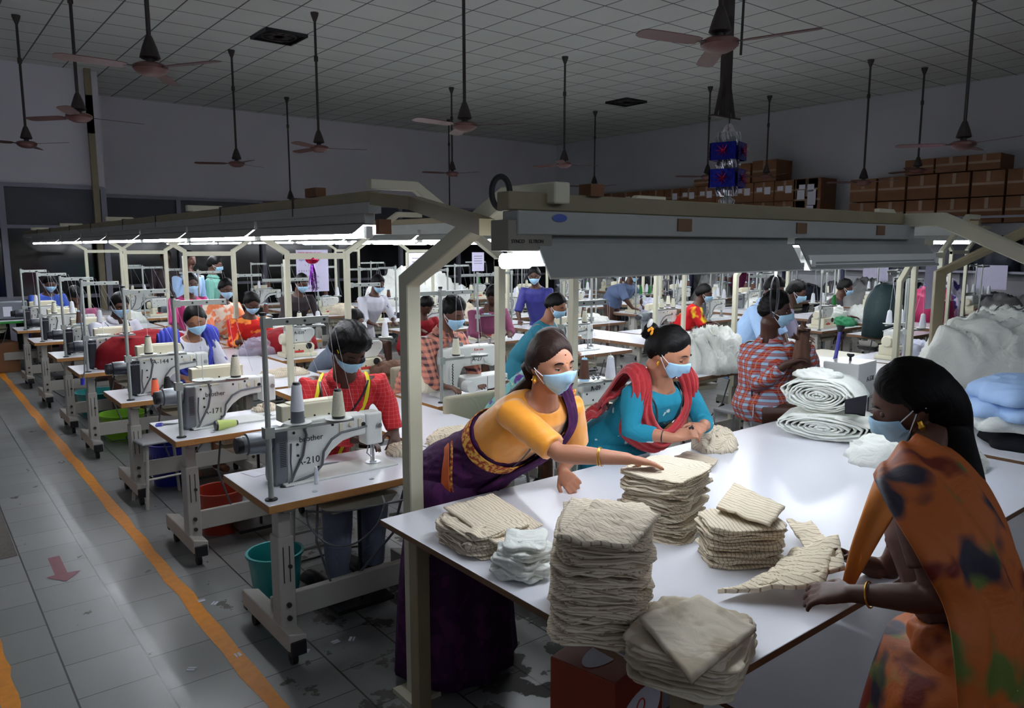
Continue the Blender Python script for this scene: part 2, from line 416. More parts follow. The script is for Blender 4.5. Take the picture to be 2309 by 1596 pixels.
# rough concrete step at the far left of the aisle
mat('concrete',(.30,.28,.26),.9,var=.15,scale=8,bump=.3)
e=[onz(*p,0) for p in [(0,1150),(40,1253),(0,1262)]]
bb=B().add([(e[0].x-.05,e[0].y+.6,.002),(e[0].x,e[0].y+.0,.002),(e[1].x,e[1].y,.002),(e[2].x,e[2].y,.002),(e[2].x-.8,e[2].y,.002),(e[2].x-.8,e[0].y+.6,.002)],[tuple(range(6))])
o=bb.obj('trim_3','concrete',smooth=None);struct(o)
# ---------------------------------------------------------------- ceiling vents
for i,(x,y) in enumerate(((4.655,11.3),(12.43,11.65))):
    t=thing('ceiling_vent',('square dark open vent in the ceiling tiles above the left tables','small dark open vent in the far ceiling tiles near the tinsel lantern')[i],'vent',(x,y,ZC))
    f=B()
    for sx,sy,dx,dy in ((0,.3,.62,.03),(0,-.3,.62,.03),(.3,0,.03,.62),(-.3,0,.03,.62)): f.box((sx,sy,-.02),(dx,dy,.05))
    f.obj('frame','black_plastic',t,smooth=None)
    B().box((0,0,-.006),(.58,.58,.008)).obj('opening','ink',t,smooth=None)
    g=B().tube([(0.24*math.cos(a*PI/12),.24*math.sin(a*PI/12),-.025) for a in range(25)],.012,6,cap=False)
    for a in range(5): g.box((0,0,-.02),(.4,.07,.006),M=R(a*PI/5))
    g.obj('exhaust_fan','fan_dark',t)
# ---------------------------------------------------------------- ceiling fans
def make_fan(L=1.75):
    t=thing('ceiling_fan','x','fan')
    # origin on the ceiling, rod hanging down
    rod=B().tube([(0,0,0),(0,0,-L+.18)],.017,8);rod.tube([(0,0,-.55),(0,0,-.62)],.028,8);rod.obj('rod','fan_dark',t)
    B().lathe([(.001,0),(.055,0),(.05,-.03),(.02,-.11),(.017,-.12)][::-1],16).obj('ceiling_cup','fan_dark',t)
    B().lathe([(.02,-L+.24),(.03,-L+.22),(.055,-L+.15),(.075,-L+.08),(.06,-L+.07),(.03,-L+.07),(.03,-L+.03)][::-1],18).obj('canopy','fan_dark',t)
    B().lathe([(.001,-L-.055),(.06,-L-.05),(.10,-L-.03),(.125,-L-.005),(.125,-L+.02),(.10,-L+.035),(.03,-L+.045),(.001,-L+.045)],24).obj('motor','fan_brown',t)
    for k in range(3):
        a=k*2*PI/3;M=R(a)@T(0,0,-L+.005)@R(math.radians(9),'X')
        b=B();n=8;vs=[]
        prof=[(.17,.045),(.22,.062),(.35,.066),(.5,.068),(.6,.064),(.635,.045),(.645,.02)]
        for x,w in prof: vs+=[(x,-w,.002),(x,w*.9,.002),(x,w*.9,-.003),(x,-w,-.003)]
        b.loft([[V(vs[4*i+j]) for j in range(4)] for i in range(len(prof))],M=M)
        bl=b.obj('blade','fan_brown',t)
        B().box((.14,0,0),(.10,.03,.006),M=M).obj('blade_arm','fan_dark',bl)
    return t
FANS=[((1.52,12.55),1.22,1.68,'farthest left ceiling fan above the green edged table'),((1.6,9.2),.14,1.74,'ceiling fan hanging in front of the left corner pipe'),
((1.62,6.4),1.06,1.74,'large ceiling fan at the upper left, blades dark red below'),((4.4,12.6),.56,1.75,'small ceiling fan beside the left ceiling vent, over the back tables'),
((6.6,15.75),.2,2.14,'ceiling fan mostly hidden behind the left light rail, only rod and cap showing'),((4.6,9.95),1.68,1.75,'ceiling fan to the right of the left ceiling vent'),
((4.62,6.55),1.15,1.86,'ceiling fan just left of the picture middle, one red blade pointing right'),((8.72,12.8),.89,1.64,'distant ceiling fan low behind the middle fan'),
((8.8,9.62),1.76,1.72,'distant ceiling fan whose tip meets the corner of the far wall'),((12.78,12.93),2.7,1.69,'distant ceiling fan over the left end of the carton rack'),
((4.36,3.26),.82,1.75,'nearest ceiling fan at upper right with full red blades'),((12.6,9.6),.5,1.71,'ceiling fan hidden behind the tinsel lantern'),
((14.3,9.4),.2,1.62,'ceiling fan against the right wall above the tall carton pile'),((12.9,6.6),.47,2.0,'ceiling fan in front of the right carton row'),
((14.2,6.3),1.2,1.74,'ceiling fan rod with triangular cup near the right wall'),((8.7,3.42),.14,2.03,'ceiling fan at the far right edge of the picture'),
((10.81,16.0),.1,2.6,'thin rod fan beside the far middle fan, blades below the rail')]
fan=None
for i,((x,y),a,L,lab) in enumerate(FANS):
    o=make_fan(L);o.location=(x,y,ZC);o.rotation_euler=(0,0,a);o['label']=lab;o['group']='ceiling fans on long rods'
# dark steel hanger in the middle of the ceiling and its lantern
c=at(1634,265,7.2)
t=thing('ceiling_hanger','black steel hanger column behind the nearest fan','hanger',(c.x,c.y,ZC))
hb=B().box((0,0,-(ZC-c.z)/2),(.09,.07,ZC-c.z));hb.obj('column','fan_dark',t,smooth=None)
B().tube([(.12,-.09,0),(.10,-.08,-1.3)],.012,6).obj('conduit','fan_dark',t)
z=c.z-ZC
B().sq([(-.03,0,z+.4),(-.14,0,z)],.025).sq([(.03,0,z+.4),(.14,0,z)],.025).box((0,0,z),(.42,.06,.015)).obj('bracket','fan_dark',t,smooth=None)
# tinsel lantern
def foil(n,c,r=.22,me=.7): return mat(n,c,r,me=me,var=.35,scale=40,bump=.9,bscale=35)
foil('foil_blue',(.10,.14,.55));foil('foil_silver',(.78,.76,.82),.15,.85);foil('foil_red',(.65,.08,.25));foil('foil_purple',(.33,.08,.42))
mat('foil_clear',(.80,.82,.85),.12,me=.4,var=.3,scale=50,bump=.9,bscale=40,alpha=.75)
lz=at(1637,472,5.5);lt=at(1637,283,5.5)
t=thing('tinsel_lantern','blue and silver tinsel lantern hanging below the black ceiling hanger','decoration',(lz.x,lz.y,lz.z))
H=lt.z-lz.z
def zz(y): return H*(472-y)/(472-283)
B().tube([(0,0,zz(283)),(0,0,c.z-lz.z)],.004,6).obj('string','ink',t)
k=B();random.seed(3)
k.tube([(0,0,zz(283)),(.0,0,zz(290)),(0,0,zz(303))],[.01,.035,.05],10);k.obj('top_tassel','foil_silver',t)
for y0,y1,mname,w,nm in ((303,326,'foil_clear',.085,'clear_tier'),(362,384,'foil_silver',.075,'silver_tier'),(420,442,'foil_silver',.075,'silver_tier')):
    k=B()
    for i in range(26):
        a=2*PI*i/26;r0=w*random.uniform(.7,1);r1=w*random.uniform(.9,1.15)
        k.tube([(r0*math.cos(a),r0*math.sin(a),zz(y0)),(r1*math.cos(a+.1),r1*math.sin(a+.1),zz((y0+y1)/2)),(r0*math.cos(a+.2),r0*math.sin(a+.2),zz(y1))],.007,4)
    k.lathe([(w*.7,zz(y1)),(w*.8,zz(y0))],12);k.obj(nm,mname,t)
for y0,y1 in ((326,364),(384,424)):
    k=B();rr=B()
    for q in range(4):
        M=R(q*PI/2+.3)
        vs=[(.10,-.09,zz(y1)),(.10,.09,zz(y1)),(.10,.09,zz(y0)),(.10,-.09,zz(y0)),(.06,0,zz((y0+y1)/2))]
        k.add(vs+[(.105,-.09,zz(y1)),(.105,.09,zz(y1)),(.105,.09,zz(y0)),(.105,-.09,zz(y0))],[(0,1,4),(1,2,4),(2,3,4),(3,0,4),(5,6,7,8)],M=M)
        for i in range(8):
            a=2*PI*i/8;rr.tube([(.10,0,zz((y0+y1)/2)),(.135,.05*math.cos(a),zz((y0+y1)/2)+.05*math.sin(a))],[.006,.001],4,M=M)
    k.obj('blue_tier','foil_blue',t,smooth=None);rr.obj('red_spikes','foil_red',t)
k=B()
for i in range(30):
    a=2*PI*i/30;r=random.uniform(.02,.06);k.tube([(.01*math.cos(a),.01*math.sin(a),zz(442)),(r*math.cos(a),r*math.sin(a),zz(452)),(r*.8*math.cos(a+.3),r*.8*math.sin(a+.3),zz(472))],.005,4)
k.obj('bottom_tassel','foil_clear',t)
# ---------------------------------------------------------------- line frames, rails, light fixtures
def yframe(xl,xr,y,label,arms=(1,1),zb=1.735,zt=2.035,reach=(1.76,1.54),base=0.,w=.04,mt='cream_paint',sign=None,ra=None):
    cx=(xl+xr)/2
    t=thing('line_frame',label,'frame',(cx,y,base))
    h=zb-base
    for sx in (-1,1):
        x=(xr-xl)/2*sx;pts=[(x,0,0),(x,0,h)]
        if arms[0 if sx<0 else 1]:
            a=ra or (.46,.68);pts+=[(x+sx*a[0],0,zt-base),(x+sx*a[1],0,zt-base)]
        B().sq(pts,w,w,up=(0,1,0)).obj('post',mt,t,smooth=None,bevel=.003,seg=1)
    B().box((0,0,h-.025),(xr-xl+w,w*.9,w*1.1)).obj('crossbar',mt,t,smooth=None)
    if sign: text('lettering',sign,.04,'ink',T(-.08,-w*.46,h-.042)@R(PI/2,'X'),t)
    return t
AY=[2.87,5.42,7.97,10.52,13.05]
for i,y in enumerate(AY):
    yframe(2.22,2.70,y,['cream steel frame of the left line marked line 1, nearest','second cream steel frame of the left line, behind the man in the red shirt','third cream steel frame of the left line, left of the woman in blue','fourth cream steel frame of the left line','farthest cream steel frame of the left line'][i],sign='LINE-1' if i==0 else None)
for i,y in enumerate([2.75,5.4,7.95,10.5,13.05]):
    yframe(6.28,6.75,y,['cream steel frame of the middle line at the right, a paper sheet tied to it','second cream steel frame of the middle line, behind the girl in teal','third cream steel frame of the middle line','fourth cream steel frame of the middle line','farthest cream steel frame of the middle line'][i])
for i,y in enumerate([4.1,6.65,9.2,11.8]):
    yframe(10.35,10.82,y,f'cream steel frame of the right hand line, {["nearest","second","third","farthest"][i]} one')
# fixtures
def make_fixture(L=1.22,lit=True,tilt=0,near=False):
    t=thing('light_fixture','x','light')
    B().box((0,0,-.02),(.045,L,.045)).box((0,L/2+.002,-.02),(.05,.006,.05)).box((0,-L/2-.002,-.02),(.05,.006,.05)).obj('batten','hood_grey',t,smooth=None,bevel=.003,seg=1)
    w=.085
    h=B();prof=[(-w,-.088),(-.03,-.045),(.03,-.045),(w,-.088)];pin=[(w-.004,-.088),(.028,-.049),(-.028,-.049),(-w+.004,-.088)]
    ring=prof+pin;n=len(ring)
    vs=[(x,-L/2,z) for x,z in ring]+[(x,L/2,z) for x,z in ring]
    h.add(vs,[(0,8,9,1),(1,9,10,2),(2,10,11,3),(3,11,12,4),(7,15,8,0)],0);h.add(vs,[(4,12,13,5),(5,13,14,6),(6,14,15,7)],1)
    h.obj('reflector',['hood_grey','hood_white'],t,smooth=None)
    B().tube([(0,-L/2+.025,-.092),(0,L/2-.025,-.092)],.0135,10).obj('tube','tube_glow' if lit else 'tube_off',t)
    for s in (-1,1): B().box((0,s*(L/2-.012),-.08),(.03,.022,.05)).obj('lamp_holder','machine_white',t,smooth=None)
    return t
FIX=Proto(make_fixture)
def make_rail(L):
    t=thing('light_rail','x','rail')
    B().box((0,0,0),(.05,L,.045)).obj('beam','khaki_paint',t,smooth=None,bevel=.002,seg=1)
    B().box((0,0,-.045),(.06,L,.045)).obj('cable_tray','hood_grey',t,smooth=None)
    b=B();random.seed(int(L*10))
    n=int(L/1.3)
    for i in range(n): b.box((0,-L/2+.6+i*1.3+random.uniform(-.2,.2),-.015),(.062,.012,.09))
    b.obj('strap','fan_dark',t,smooth=None)
    return t
RN={1.56:'left',3.38:'second',5.6:'third',7.4:'fourth',9.7:'fifth',11.45:'sixth'}
RZ=1.985
for x,nm in RN.items():
    y0,y1=(2.86,13.9) if x<8 else (4.2,13.9)
    if x in (5.6,7.4): y0=2.72
    o=make_rail(y1-y0);o.location=(x,(y0+y1)/2,RZ);o['label']=f'khaki beam carrying tube lights over the sewing tables, the {nm} one from the left';o['group']='light rails'
    n=int((y1-y0)/1.27);
    for i in range(n):
        y=y0+.66+i*1.27
        FIX((x,y,RZ-.065),0,f'tube light fixture number {i+1} from the front on the {nm} rail from the left','tube lights on the rails')
        
# transverse rail above the folding table
t=thing('light_rail','khaki beam above the big white table with grey cable tray','rail',(0,0,0))
B().box((2.56,1.68,1.905),(2.5,.055,.05)).obj('beam','khaki_paint',t,smooth=None,bevel=.003,seg=1)
B().box((2.5,1.66,1.845),(2.36,.07,.065)).obj('cable_tray','hood_grey',t,smooth=None,bevel=.003,seg=1)
for x in (2.02,2.72,3.35): B().box((x,1.622,1.85),(.07,.004,.04)).obj('brown_label','woodedge_dark',t,smooth=None)
lb=B();lb.add([(.028*math.cos(2*PI*i/20),0,.011*math.sin(2*PI*i/20)) for i in range(20)],[tuple(range(20))],M=T(1.47,1.622,1.86));mat('logo_blue',(.25,.33,.62),.5,var=0);lb.obj('oval_badge','logo_blue',t,smooth=None)
def big_fixture(name,x0,x1,lab,droop=0):
    t=thing('light_fixture',lab,'light',((x0+x1)/2,1.68,1.81));L=x1-x0
    B().box((0,0,-.005),(L,.05,.03)).obj('batten','hood_grey',t,smooth=None)
    # asymmetric wide grey hood
    prof=[(-.10,-.115),(-.045,-.02),(.045,-.02),(.12,-.085)]
    ring=prof+[(y*.96,z-.005) for y,z in prof[::-1]]
    h=B();vs=[(-L/2,y,z) for y,z in ring]+[(L/2,y,z) for y,z in ring];h.add(vs,[(0,8,9,1),(1,9,10,2),(2,10,11,3),(3,11,12,4),(7,15,8,0)],0);h.add(vs,[(4,12,13,5),(5,13,14,6),(6,14,15,7)],1)
    h.obj('reflector',['hood_grey','hood_white'],t,smooth=None)
    for dy in (-.028,.03): B().tube([(-L/2+.03,dy,-.068),(L/2-.03,dy,-.068)],.013,10).obj('tube','tube_big',t)
    for s in (-1,1): B().box((s*(L/2-.015),0,-.055),(.025,.1,.045)).obj('lamp_holder','machine_white',t,smooth=None)
    text('hood_print','K.G.MIDEX',.022,'ink',T(-L*.33,-.0755,-.075)@R(math.radians(61),'X'),t)
    return t
mat('tube_big',(1,1,1),.4,var=0,em=(.93,.96,1),es=26.)
big_fixture('a',1.40,2.68,'nearest wide grey hooded tube light above the tall garment stacks')
big_fixture('b',2.73,3.86,'wide grey hooded tube light above the rolled white garments')
t=thing('light_fixture','bare unlit tube lamp hanging below the second wide hood','light',(3.30,1.60,1.705))
B().tube([(-.53,0,0),(.53,0,0)],.013,10).obj('tube','tube_off',t);B().box((0,.02,.028),(1.1,.05,.03)).obj('batten','machine_white',t,smooth=None)
for s_ in (-1,1): B().box((s_*.545,0,.004),(.03,.03,.04)).obj('lamp_holder','machine_white',t,smooth=None)
mat('ballast',(.50,.49,.44),.5,var=.05)
bb=B().box((1.37,1.67,1.81),(.16,.08,.085));o=bb.obj('junction_box','ballast',smooth=None,bevel=.004);tag(o,'beige junction box at the left end of the beam over the white table','box')
text('print','SYNCO    ELTRON',.014,'ink',T(1.30,1.629,1.79)@R(PI/2,'X'),o)
B().tube([(1.32,1.69,1.74),(1.41,1.69,1.74)],.022,10).obj('bulb_tube','tube_big',o)
# rubber loop hooked on the beam
lp=at(1129,430,2.2)
b=B().tube([(lp.x+.0+.026*math.cos(a)*V(RT).x,lp.y+.026*math.cos(a)*RT.y,lp.z-.005+.045*math.sin(a)) for a in [i*2*PI/28 for i in range(29)]],.0085,8,cap=False)
tag(b.obj('rubber_loop','black_rubber'),'black rubber loop standing on the left end of the beam','loop')
mat('wood_block',(.42,.28,.18),.8,var=.12,scale=30)
tag(B().box((1.63,1.66,1.945),(.055,.05,.035)).obj('wood_block','wood_block',smooth=None),'small brown wooden block sitting on the beam above the white table','block')
tag(B().box((1.555,3.42,2.03),(.05,.12,.04)).obj('wood_block','wood_block',smooth=None),'brown wooden block on top of the left light rail','block')
# the cantilever posts of the folding table
def arm_post(x,y0,pts,label,w=.06,mt='cream_paint'):
    t=thing('support_post',label,'post',(x,y0,0))
    B().sq([(0,p[0]-y0,p[1]) for p in pts],w,w,up=(1,0,0)).obj('post',mt,t,smooth=None,bevel=.004,seg=1)
    B().box((0,0,.01),(.14,.14,.02)).obj('foot_plate',mt,t,smooth=None)
    return t
arm_post(1.478,2.46,[(2.46,0),(2.46,1.655),(1.86,1.93),(1.62,1.93)],'big cream steel post rising beside the left end of the white table')
arm_post(3.66,.9,[(.9,0),(.9,1.62),(1.50,1.90),(1.74,1.90)],'cream steel arm reaching in from the right edge to the beam over the table')
def armx(x,y,zb,label,dx=.34,dz=.3,w=.04):
    t=thing('support_post',label,'post',(x,y,0))
    B().sq([(0,0,0),(0,0,zb),(dx,0,zb+dz),(dx+.15,0,zb+dz)],w,w,up=(0,1,0)).obj('post','cream_paint',t,smooth=None,bevel=.003,seg=1)
    B().box((0,0,.01),(.12,.12,.02)).obj('foot_plate','cream_paint',t,smooth=None)
q=at(1660,622,6.9);armx(q.x,q.y,q.z,'bent cream post behind the girl in teal, arm rising to the right')
q=at(2030,636,5.9);armx(q.x,q.y,q.z,'bent cream post left of the paper sheet at the right')
q=at(2120,615,5.3);t=thing('support_post','brownish bent cream post at the right with arm rising to the picture edge','post',(q.x,q.y,0))
e=at(2330,512,4.6)-V((q.x,q.y,0));B().sq([(0,0,0),(0,0,q.z),tuple(e)],.06,.06,up=(.78,.62,0)).obj('post','khaki_paint',t,smooth=None,bevel=.003,seg=1);B().box((0,0,.01),(.14,.14,.02)).obj('foot_plate','khaki_paint',t,smooth=None)
# tie beam from the left rail end towards the big beam
t=thing('tie_beam','bent khaki beam joining the left light rail to the beam over the table','beam',(1.56,2.82,1.985))
a=at(845,448,3.1);b_=at(935,458,2.9);c_=at(1098,512,2.28);B().sq([tuple(V(p)-V((1.56,2.82,1.985))) for p in (a,b_,c_)],.05,.05,up=(0,0,1)).obj('beam','khaki_paint',t,smooth=None)
tag(B().box((1.56,2.79,1.86),(.055,.03,.06)).obj('junction_box','wood_block',smooth=None),'small brown junction box at the near end of the left light rail','box')
# hanging lavender sheet on the right frame
pp=at(2098,600,6.3);pb=B();vs=[]
for i in range(5):
    for j in range(9):
        vs.append((.20*(i/4-.5),.008*math.sin(i*2.+j*.7),-.42*j/8))
pb.add(vs,[(i*9+j,i*9+j+1,(i+1)*9+j+1,(i+1)*9+j) for i in range(4) for j in range(8)])
o=pb.obj('paper_sheet','lavender_paper');o.location=(6.515,2.72,1.70);tag(o,'lavender paper sheet in a clear sleeve hanging from the right frame','sheet')
# ---------------------------------------------------------------- sewing tables
TZ=.742
def make_table(L=1.0,D=.56,edge='woodedge'):
    """origin: floor under the front-left corner"""
    t=thing('sewing_table','x','table')
    b=B().box((L/2,D/2,TZ-.0175),(L,D,.035),mi=1,top=0);b.obj('tabletop',['laminate',edge],t,smooth=None,bevel=.004,seg=2)
    for x in (.10,L-.10):
        g=B()
        g.box((x,.135,.62),(.055,.075,.22)).box((x,.135,.34),(.07,.095,.44))
        g.prism([(-.04,.09),(.04,.09),(.04,.15),(-.04,.17)],.0,.56,M=T(x,0,0))
        g.box((x,.28,.10),(.06,.56,.055)).box((x,.28,TZ-.045),(.05,.5,.02))
        lg=g.obj('leg','leg_paint',t,smooth=None,bevel=.004,seg=1)
        s=B()
        for xx in (x-.015,x+.012): s.box((xx,.0865,.44),(.004,.002,.16))
        s.tube([(x+.012,.092,.43),(x+.012,.078,.43)],.009,8)
        for z in (.26,.20): s.tube([(x,.092,z),(x,.076,z)],.011,8)
        s.obj('bolt','fan_dark',lg,smooth=None)
        for y in (.01,.55): B().box((x,y,.10),(.07,.04,.065)).obj('end_cap','black_plastic',lg,smooth=None,bevel=.006,seg=2)
        for y in (.06,.5): B().lathe([(.001,-.012),(.028,-.012),(.028,.012),(.001,.012)],14,M=T(x,y,.029)@R(PI/2,'Y')).tube([(x,y,.03),(x,y,.085)],.014,8).obj('caster','black_rubber',t)
    B().box((L/2,.14,.23),(L-.26,.025,.11)).box((L/2,.30,.19),(L-.2,.02,.05)).obj('crossbar','leg_paint',t,smooth=None,bevel=.003,seg=1)
    m=B().box((L*.52,.32,TZ-.08),(.40,.20,.08));m.prism([(-.2,-.04),(.2,-.04),(.16,-.08),(-.14,-.08)],-.09,.09,M=T(L*.52,.3,TZ-.10)).obj('oil_pan','machine_cream',t,smooth=None,bevel=.008,seg=2)
    k=B();k.tube([(L*.3,.2,TZ-.06),(L*.25,.12,.5),(L*.34,.15,.22),(L*.5,.2,.26),(L*.62,.1,.45),(L*.66,.06,TZ-.08)],.006,6).tube([(.2,.4,TZ-.06),(.16,.42,.4),(.2,.44,.12),(.3,.5,.03),(.6,.54,.02)],.006,6)
    k.obj('cable','cable',t)
    B().sq([(L*.55,.3,.07),(L*.55,.3,TZ-.12)],.014).box((L*.55,.34,.06),(.3,.2,.02)).obj('treadle','black_plastic',t,smooth=None)
    return t
TAB=Proto(make_table);TABD=Proto(lambda:make_table(1.0,.62,'woodedge_dark'))
# ---------------------------------------------------------------- lockstitch machine
def make_lock(dark=False,num='A-210',brand=True):
    """origin on the table surface; needle towards +X; the side away from the worker is -Y"""
    t=thing('sewing_machine','x','sewing machine')
    B().box((.26,0,.005),(.56,.19,.010)).obj('bed','machine_white',t,smooth=None,bevel=.003)
    B().lathe([(.001,.0105),(.036,.0105),(.036,.013),(.001,.013)],18,M=T(.455,.0,0)).obj('needle_plate','steel',t)
    poly=[(.0,.0),(.165,.0),(.17,.03),(.19,.075),(.225,.115),(.28,.150),(.34,.162),(.40,.165),(.40,.262),(.20,.275),(.05,.268),(.012,.24)]
    B().prism(poly,-.045,.045).obj('arm','machine_white',t,smooth=None,bevel=.010,seg=3)
    B().box((.445,0,.185),(.085,.088,.155)).obj('head_cover','machine_white',t,smooth=None,bevel=.010,seg=3)
    hb=B().tube([(.44,-.01,.0),(.44,-.01,.11)],.0035,8).tube([(.452,-.01,.02),(.452,-.01,.12)],.006,8).box((.45,-.01,.016),(.03,.012,.006)).tube([(.41,-.04,.105),(.40,-.045,.075),(.425,-.045,.05)],.004,6).tube([(.465,-.048,.20),(.465,-.06,.20)],.012,10)
    hb.obj('needle_bar','steel',t)
    B().prism([(.01,.02),(.0,.0),(-.05,.0),(-.055,.03),(-.045,.235),(-.03,.25),(.015,.25)],-.058,.058).obj('motor_cover','machine_dark' if dark else 'gunmetal',t,smooth=None,bevel=.010,seg=3)
    v=B()
    for i in range(14): v.box((-.012,-.0585,.085+i*.008),(.028,.002,.003))
    v.obj('vent','black_plastic',t,smooth=None)
    B().lathe([(.001,-.175),(.036,-.175),(.040,-.165),(.040,-.155),(.048,-.15),(.050,-.06),(.046,-.045),(.001,-.045)],22,M=T(0,0,.195)@R(PI/2,'Y')).obj('motor','machine_dark' if dark else 'gunmetal',t)
    B().lathe([(.001,-.195),(.034,-.195),(.038,-.185),(.038,-.17),(.001,-.17)],22,M=T(0,0,.195)@R(PI/2,'Y')).obj('handwheel','black_plastic',t)
    b=B().box((.165,.045,.30),(.30,.07,.075)).box((.175,.045,.335),(.24,.06,.02));bx=b.obj('thread_box','machine_cream',t,smooth=None,bevel=.006,seg=2)
    d=B()
    for x,z in ((.05,.275),(.12,.272),(.17,.278),(.24,.275),(.29,.283)): d.tube([(x,.008,z),(x,.0115,z)],.005,8)
    for x,z in ((.045,.225),(.06,.12),(.06,.17),(.10,.24),(.23,.235),(.30,.245),(.155,.05)): d.tube([(x,-.049,z),(x,-.045,z)],.006,8)
    d.obj('screw','ink',t)
    B().box((.095,-.047,.245),(.11,.004,.006)).box((.27,-.048,.215),(.014,.008,.045)).box((.365,-.048,.22),(.014,.008,.05)).tube([(.32,-.045,.225),(.32,-.056,.225)],.011,12).obj('guide','machine_cream',t,smooth=None)
    B().tube([(.385,-.0465,.215),(.385,-.044,.215)],.011,12).obj('port','ink',t)
    k=B()
    k.tube([(.40,-.05,.205),(.34,-.053,.20),(.27,-.054,.195),(.22,-.054,.17),(.18,-.054,.12),(.17,-.054,.06),(.13,-.056,.025),(.06,-.06,.012),(.02,-.07,.004)],.0055,6)
    k.tube([(.09,-.05,.255),(.10,-.055,.21),(.08,-.056,.12),(.04,-.057,.05),(.015,-.065,.006)],.006,6).tube([(.03,-.05,.18),(.02,-.06,.1),(.025,-.06,.03),(.0,-.075,.004)],.004,6)
    k.obj('cable','cable',t)
    for z,r in ((.0,.028),): B().lathe([(.001,.001),(r,.001),(r,.003),(.001,.003)],16,M=T(.0,-.075,0)@Matrix.Diagonal((1.4,.8,1,1))).obj('cable_hole','ink',t)
    if dark: text('lettering','brother',.022,'paper',T(-.048,-.0585,.215)@R(PI/2,'X'),t)
    elif brand: text('lettering','brother',.036,'ink',T(.068,-.0465,.178)@R(PI/2,'X'),t)
    if num: text('number',num,.044,'ink',T(.054,-.0465,.075)@R(PI/2,'X') if not dark else T(.10,-.0465,.21)@R(PI/2,'X'),t)
    return t
# ---------------------------------------------------------------- overlock and flatlock machines
def make_over(num='A-038'):
    t=thing('overlock_machine','x','sewing machine')
    B().box((.14,0,.02),(.32,.22,.04)).obj('base','machine_cream',t,smooth=None,bevel=.008,seg=2)
    B().prism([(.02,.03),(.27,.03),(.28,.10),(.26,.13),(.02,.13)],-.09,.09).obj('body','machine_cream',t,smooth=None,bevel=.012,seg=3)
    B().prism([(.03,.13),(.24,.13),(.30,.20),(.30,.25),(.27,.27),(.03,.27)],-.06,.06).obj('arm','machine_white',t,smooth=None,bevel=.014,seg=3)
    B().lathe([(.001,-.02),(.045,-.02),(.055,0),(.055,.02),(.001,.03)],20,M=T(-.005,0,.17)@R(PI/2,'Y')).obj('handwheel','machine_cream',t)
    d=B()
    for x,z in ((.06,.2),(.11,.16),(.10,.235),(.2,.245),(.07,.09),(.12,.07),(.2,.09)): d.tube([(x,-.062 if z>.13 else -.092,z),(x,-.058 if z>.13 else -.088,z)],.006,8)
    d.tube([(.22,-.093,.10),(.22,-.088,.10)],.03,16).obj('looper_cover','black_plastic',t)
    k=B()
    for i in range(4): k.tube([(.06+i*.04,-.03,.27),(.06+i*.04,-.03,.30)],.006,8).lathe([(.001,.29),(.013,.285),(.013,.278),(.001,.275)],10,M=T(.06+i*.04,-.03,0))
    k.tube([(.27,-.02,.05),(.27,-.02,.2)],.004,6).tube([(.285,.01,.05),(.285,.01,.2)],.004,6).box((.28,0,.05),(.05,.04,.01)).obj('tension_dial','steel',t)
    B().box((.12,-.0925,.055),(.09,.003,.02)).obj('red_label','red_ink',t,smooth=None)
    B().tube([(.02,.06,.26),(.08,-.02,.30),(.2,-.03,.28),(.27,-.06,.2)],.003,5).obj('thread_guide','steel',t)
    if num: text('number',num,.04,'ink',T(.09,-.0615,.215)@R(PI/2,'X'),t)
    return t
def make_flat(num='A-27'):
    t=thing('flatlock_machine','x','sewing machine')
    B().box((.06,0,.03),(.17,.15,.06)).obj('base','machine_white',t,smooth=None,bevel=.008,seg=2)
    B().box((.36,-.02,.075),(.38,.15,.10)).obj('bed_housing','machine_white',t,smooth=None,bevel=.008,seg=2)
    s=B().box((.365,-.0965,.075),(.003,.002,.09)).box((.53,-.0965,.09),(.02,.002,.006));s.obj('seam','cable',t,smooth=None)
    B().prism([(.0,.05),(.14,.05),(.15,.12),(.19,.20),(.42,.20),(.44,.18),(.47,.18),(.47,.34),(.10,.345),(.02,.33),(-.01,.2)],-.05,.05).obj('arm','machine_white',t,smooth=None,bevel=.014,seg=3)
    B().lathe([(.001,-.13),(.05,-.13),(.062,-.115),(.062,-.03),(.045,-.015),(.001,-.01)],22,M=T(0,0,.10)@R(PI/2,'Y')).obj('motor','machine_cream',t)
    B().lathe([(.001,-.085),(.036,-.085),(.04,-.08),(.04,0),(.001,0)],20,M=T(.165,-.1,.075)@R(PI/2,'X')@T(0,0,.085)).obj('round_cover','machine_white',t)
    b=B();b.box((.33,-.055,.245),(.15,.02,.06)).lathe([(.001,0),(.02,0),(.022,.015),(.001,.02)],14,M=T(.37,-.065,.245)@R(PI/2,'X')).obj('tension_block','machine_white',t)
    B().tube([(.10,-.02,.345),(.10,-.02,.375)],.018,10).tube([(.19,-.02,.345),(.19,-.02,.37)],.014,10).tube([(.44,-.02,.34),(.44,-.02,.38)],.012,10).obj('thread_guide','steel',t)
    c=B()
    for i in range(18): a=i*.9;c.sphere((.075+.004*(i%2),-.078,.06+i*.010),.006,6,4)
    c.obj('chain','fan_dark',t)
    text('lettering','Kamate',.026,'red_ink',T(.28,-.0515,.305)@R(PI/2,'X'),t)
    text('number',num,.045,'ink',T(.25,-.0665,.235)@R(PI/2,'X'),t)
    return t
